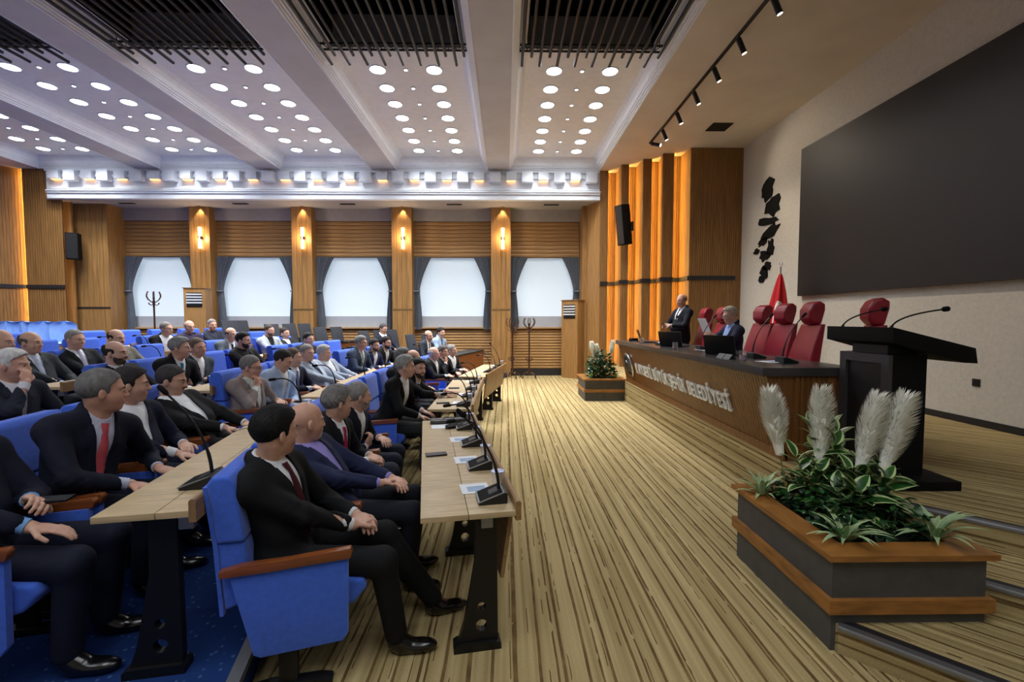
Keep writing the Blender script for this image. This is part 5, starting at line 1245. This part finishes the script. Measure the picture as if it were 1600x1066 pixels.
# ================================================================== PLANTERS AND PLANTS
def planter(x0,x1,y0,y1,h,label):
    t=thing('planter_box',label,'planter',((x0+x1)/2,(y0+y1)/2,0)); a,b=(x1-x0)/2,(y1-y0)/2
    for n,bx in (('side_panel',(-a,a,-b,-b+.03)),('side_panel',(-a,a,b-.03,b)),('side_panel',(-a,-a+.03,-b+.03,b-.03)),('side_panel',(a-.03,a,-b+.03,b-.03))):
        MB().box(*bx,0,h-.03).obj(n,'planter_grey',t)
    o=.035
    for z0,z1,ou,inn,nm in ((h-.03,h,o,.11,'top_frame'),(h*.40,h*.54,.028,0,'wood_band')):
        A,B=a+ou,b+ou
        for poly in ([(-A,-B),(A,-B),(a-inn,-b+inn),(-a+inn,-b+inn)],[(A,-B),(A,B),(a-inn,b-inn),(a-inn,-b+inn)],[(A,B),(-A,B),(-a+inn,b-inn),(a-inn,b-inn)],[(-A,B),(-A,-B),(-a+inn,-b+inn),(-a+inn,b-inn)]):
            MB().prism(poly,z0,z1).obj(nm,'wood_planter',t)
    MB().box(-a+.03,a-.03,-b+.03,b-.03,h-.10,h-.05).obj('soil','soil',t); return t
planter(1.675,2.475,2.25,3.20,.515,'grey planter box with wooden rim at the stage steps by the lectern')
planter(1.66,2.48,9.43,10.33,.46,'grey planter box with wooden rim at the far end of the rostrum')
random.seed(11)
def leaf_mesh(name,L,wd,mats,cream=True,curl=.25,fold=.18):
    m=MB(); nl,nw=7,5
    for i in range(nl+1):
        u=i/nl; w_=wd*(math.sin(math.pi*min(1,u*.97+.03)**.8))**.9
        for k in range(nw):
            q=-1+2*k/(nw-1); q=math.copysign(abs(q)**.75,q); m.v.append((L*u*math.cos(curl*u),w_*q,-L*u*math.sin(curl*u)*u+abs(q)*w_*fold))
    for i in range(nl):
        for k in range(nw-1):
            m.f.append((i*nw+k,i*nw+k+1,(i+1)*nw+k+1,(i+1)*nw+k)); m.mi.append(1 if cream and k in(0,nw-2) else 0)
    return m.mesh(name,list(mats),smooth=True)
LEAF=leaf_mesh('leaf',.17,.042,('leaf_green','leaf_cream')); LEAF2=leaf_mesh('leaf',.13,.034,('leaf_green','leaf_cream')); BLADE=leaf_mesh('leaf',.17,.012,('leaf_pale','leaf_cream'),True,.5)
SMALL=leaf_mesh('leaf',.05,.018,('leaf_dark','leaf_dark'),False)
def aim(o,p,d,roll=0,s=1):
    o.location=p; q=Vector(d).to_track_quat('X','Z'); o.rotation_mode='QUATERNION'; from mathutils import Quaternion
    o.rotation_quaternion=q@Quaternion((1,0,0),roll); o.scale=(s,s,s)
def rubber(loc,h,nst,label,group,sc=1.0,per=9):
    t=thing('variegated_plant',label,'plant',loc,group=group)
    for j in range(nst):
        a=random.uniform(0,6.28); r=random.uniform(.0,.10)*sc; hh=h*random.uniform(.7,1.0); tip=Vector((r*2.2*math.cos(a),r*2.2*math.sin(a),hh))
        MB().tube([(0.02*math.cos(a),.02*math.sin(a),-.03),tip*.5,tip],[.008,.006,.004],6).obj('stem','stalk',t)
        for k in range(per):
            u=.25+.75*k/(per-1); az=a+k*2.4+random.uniform(-.3,.3); el=.15+.9*(k/(per-1))**2
            o=link('leaf',LEAF if k<per-3 else LEAF2,t); aim(o,tip*u,(math.cos(az)*math.cos(el),math.sin(az)*math.cos(el),math.sin(el)),random.uniform(-.3,.3),sc*random.uniform(.8,1.1))
def blades(loc,label,n=16,sc=1.0):
    t=thing('spider_plant',label,'plant',loc)
    for k in range(n):
        az=k*2.4; el=random.uniform(.75,1.45); o=link('leaf',BLADE,t); aim(o,(0,0,0),(math.cos(az)*math.cos(el),math.sin(az)*math.cos(el),math.sin(el)),0,sc*random.uniform(.8,1.15))
def pampas(base,tip,label,group,ln=.27,sc=1.0):
    t=thing('pampas_plume',label,'plume',base,group=group); tip=Vector(tip)-Vector(base); ax=tip.normalized(); b0=tip-ax*ln*sc
    MB().tube([(0,0,0),b0],.004,5).obj('stalk','stalk',t)
    m=MB(); side=ax.cross(Vector((0,1,0))).normalized(); s2=ax.cross(side)
    for k in range(900):
        u=random.random()**.8; az=random.uniform(0,6.28); rd=side*math.cos(az)+s2*math.sin(az); rad=(.03+.05*math.sin(math.pi*min(1,u*.8+.08)))*sc
        p=b0+ax*ln*sc*u*.93; q=p+rd*rad*.7+ax*.05*sc; e=p+rd*rad*1.15+ax*.105*sc+Vector((.012,0,-.012))*sc; w_=s2*math.cos(az)*.0045*sc-side*math.sin(az)*.0045*sc
        m.add([p-w_,p+w_,q+w_,q-w_,e],[(0,1,2,3),(3,2,4)])
    m.obj('plume','pampas',t); MB().tube([b0-ax*.01,b0+ax*ln*sc*.5,b0+ax*ln*sc*.95],[.025*sc,.05*sc,.02*sc],10).obj('plume_core','pampas',t,smooth=True)
def filler(loc,a,b,n,hmax,label,size=1.0,seed=1):
    rnd=random.Random(seed); m=MB(); src=[v.co.copy() for v in SMALL.vertices]; fs=[tuple(p.vertices) for p in SMALL.polygons]
    for k in range(n):
        x=rnd.uniform(-a,a); y=rnd.uniform(-b,b); e=max(0,1-max(abs(x)/a,abs(y)/b)**3); z=rnd.random()**.7*hmax*(.35+.65*e)
        az=rnd.uniform(0,6.28); el=rnd.uniform(-.4,1.1); q=Vector((math.cos(az)*math.cos(el),math.sin(az)*math.cos(el),math.sin(el))).to_track_quat('X','Z').to_matrix()*(rnd.uniform(.6,1.3)*size)
        m.add([q@v+Vector((x,y,z)) for v in src],fs,1 if rnd.random()<.35 else 0)
    o=m.obj('ground_foliage',['leaf_dark','leaf_green'],None,loc,smooth=True); tag(o,label,'foliage'); o['kind']='stuff'; return o
pz=.45
filler((2.10,2.76,pz),.28,.34,1100,.30,'low dark green foliage filling the planter by the lectern',1.0,3)
for i,(x,y,h,ns,lab) in enumerate(((2.02,2.85,.38,3,'broad cream-edged plant beneath the leftmost pampas plume of the lectern planter'),(2.20,2.95,.55,3,'tallest cream-edged plant in the middle of the lectern planter'),(2.33,2.75,.38,3,'cream-edged plant on the lectern side of the near planter'),(2.08,2.62,.26,3,'low cream-edged plant at the front of the lectern planter'))):
    rubber((x,y,pz),h,ns+2,lab,None,1.15,11)
for x,y,lab,s in ((1.76,3.05,'pale spiky striped plant at the hall corner of the lectern planter',1.35),(1.86,2.42,'pale striped spider plant at the front rim of the lectern planter',1.35),(2.36,2.42,'pale upright striped plant at the step corner of the lectern planter',1.5)): blades((x,y,pz+.02),lab,22,s)
for (px_,py_),Y,(bx,by),lab in (((1202,615),2.95,(1.88,2.93),'cream pampas plume leaning toward the hall from the lectern planter'),((1283,612),2.95,(2.05,2.9),'upright cream pampas plume above the lectern planter'),((1372,623),2.75,(2.12,2.75),'cream pampas plume in front of the lectern base'),((1415,622),2.70,(2.22,2.72),'thick cream pampas plume leaning toward the lectern')):
    d=ray(px_,py_); tip=(d[0]/d[1]*Y,Y,CAMZ+d[2]/d[1]*Y); pampas((bx,by,pz),tip,lab,None,.46 if px_>1210 else .40,1.0)
pz=.40
filler((2.07,9.86,pz),.30,.30,900,.62,'green bushy foliage filling the far planter',1.5,7)
for x,y,h in ((1.95,9.75,.45),(2.2,9.85,.42),(2.08,9.95,.6)): rubber((x,y,pz),h,2,'small cream-edged leafy plant in the far planter','leafy plants in the far planter',.9,7)
blades((1.80,9.58,pz+.03),'pale striped plant at the hall corner of the far planter',14,1.2); blades((2.33,9.58,pz+.03),'pale striped plant at the rostrum corner of the far planter',14,1.2)
for (px_,py_),(bx,by),lab in (((924,536),(2.0,9.8),'cream pampas plume in the far planter leaning away from the rostrum'),((931,540),(2.02,9.85),'cream pampas plume in the far planter next to its leaning twin'),((957,534),(2.2,9.8),'cream pampas plume in the far planter leaning toward the rostrum')):
    d=ray(px_,py_); Y=9.75; pampas((bx,by,pz),(d[0]/d[1]*Y,Y,CAMZ+d[2]/d[1]*Y),lab,None,.40,.8)
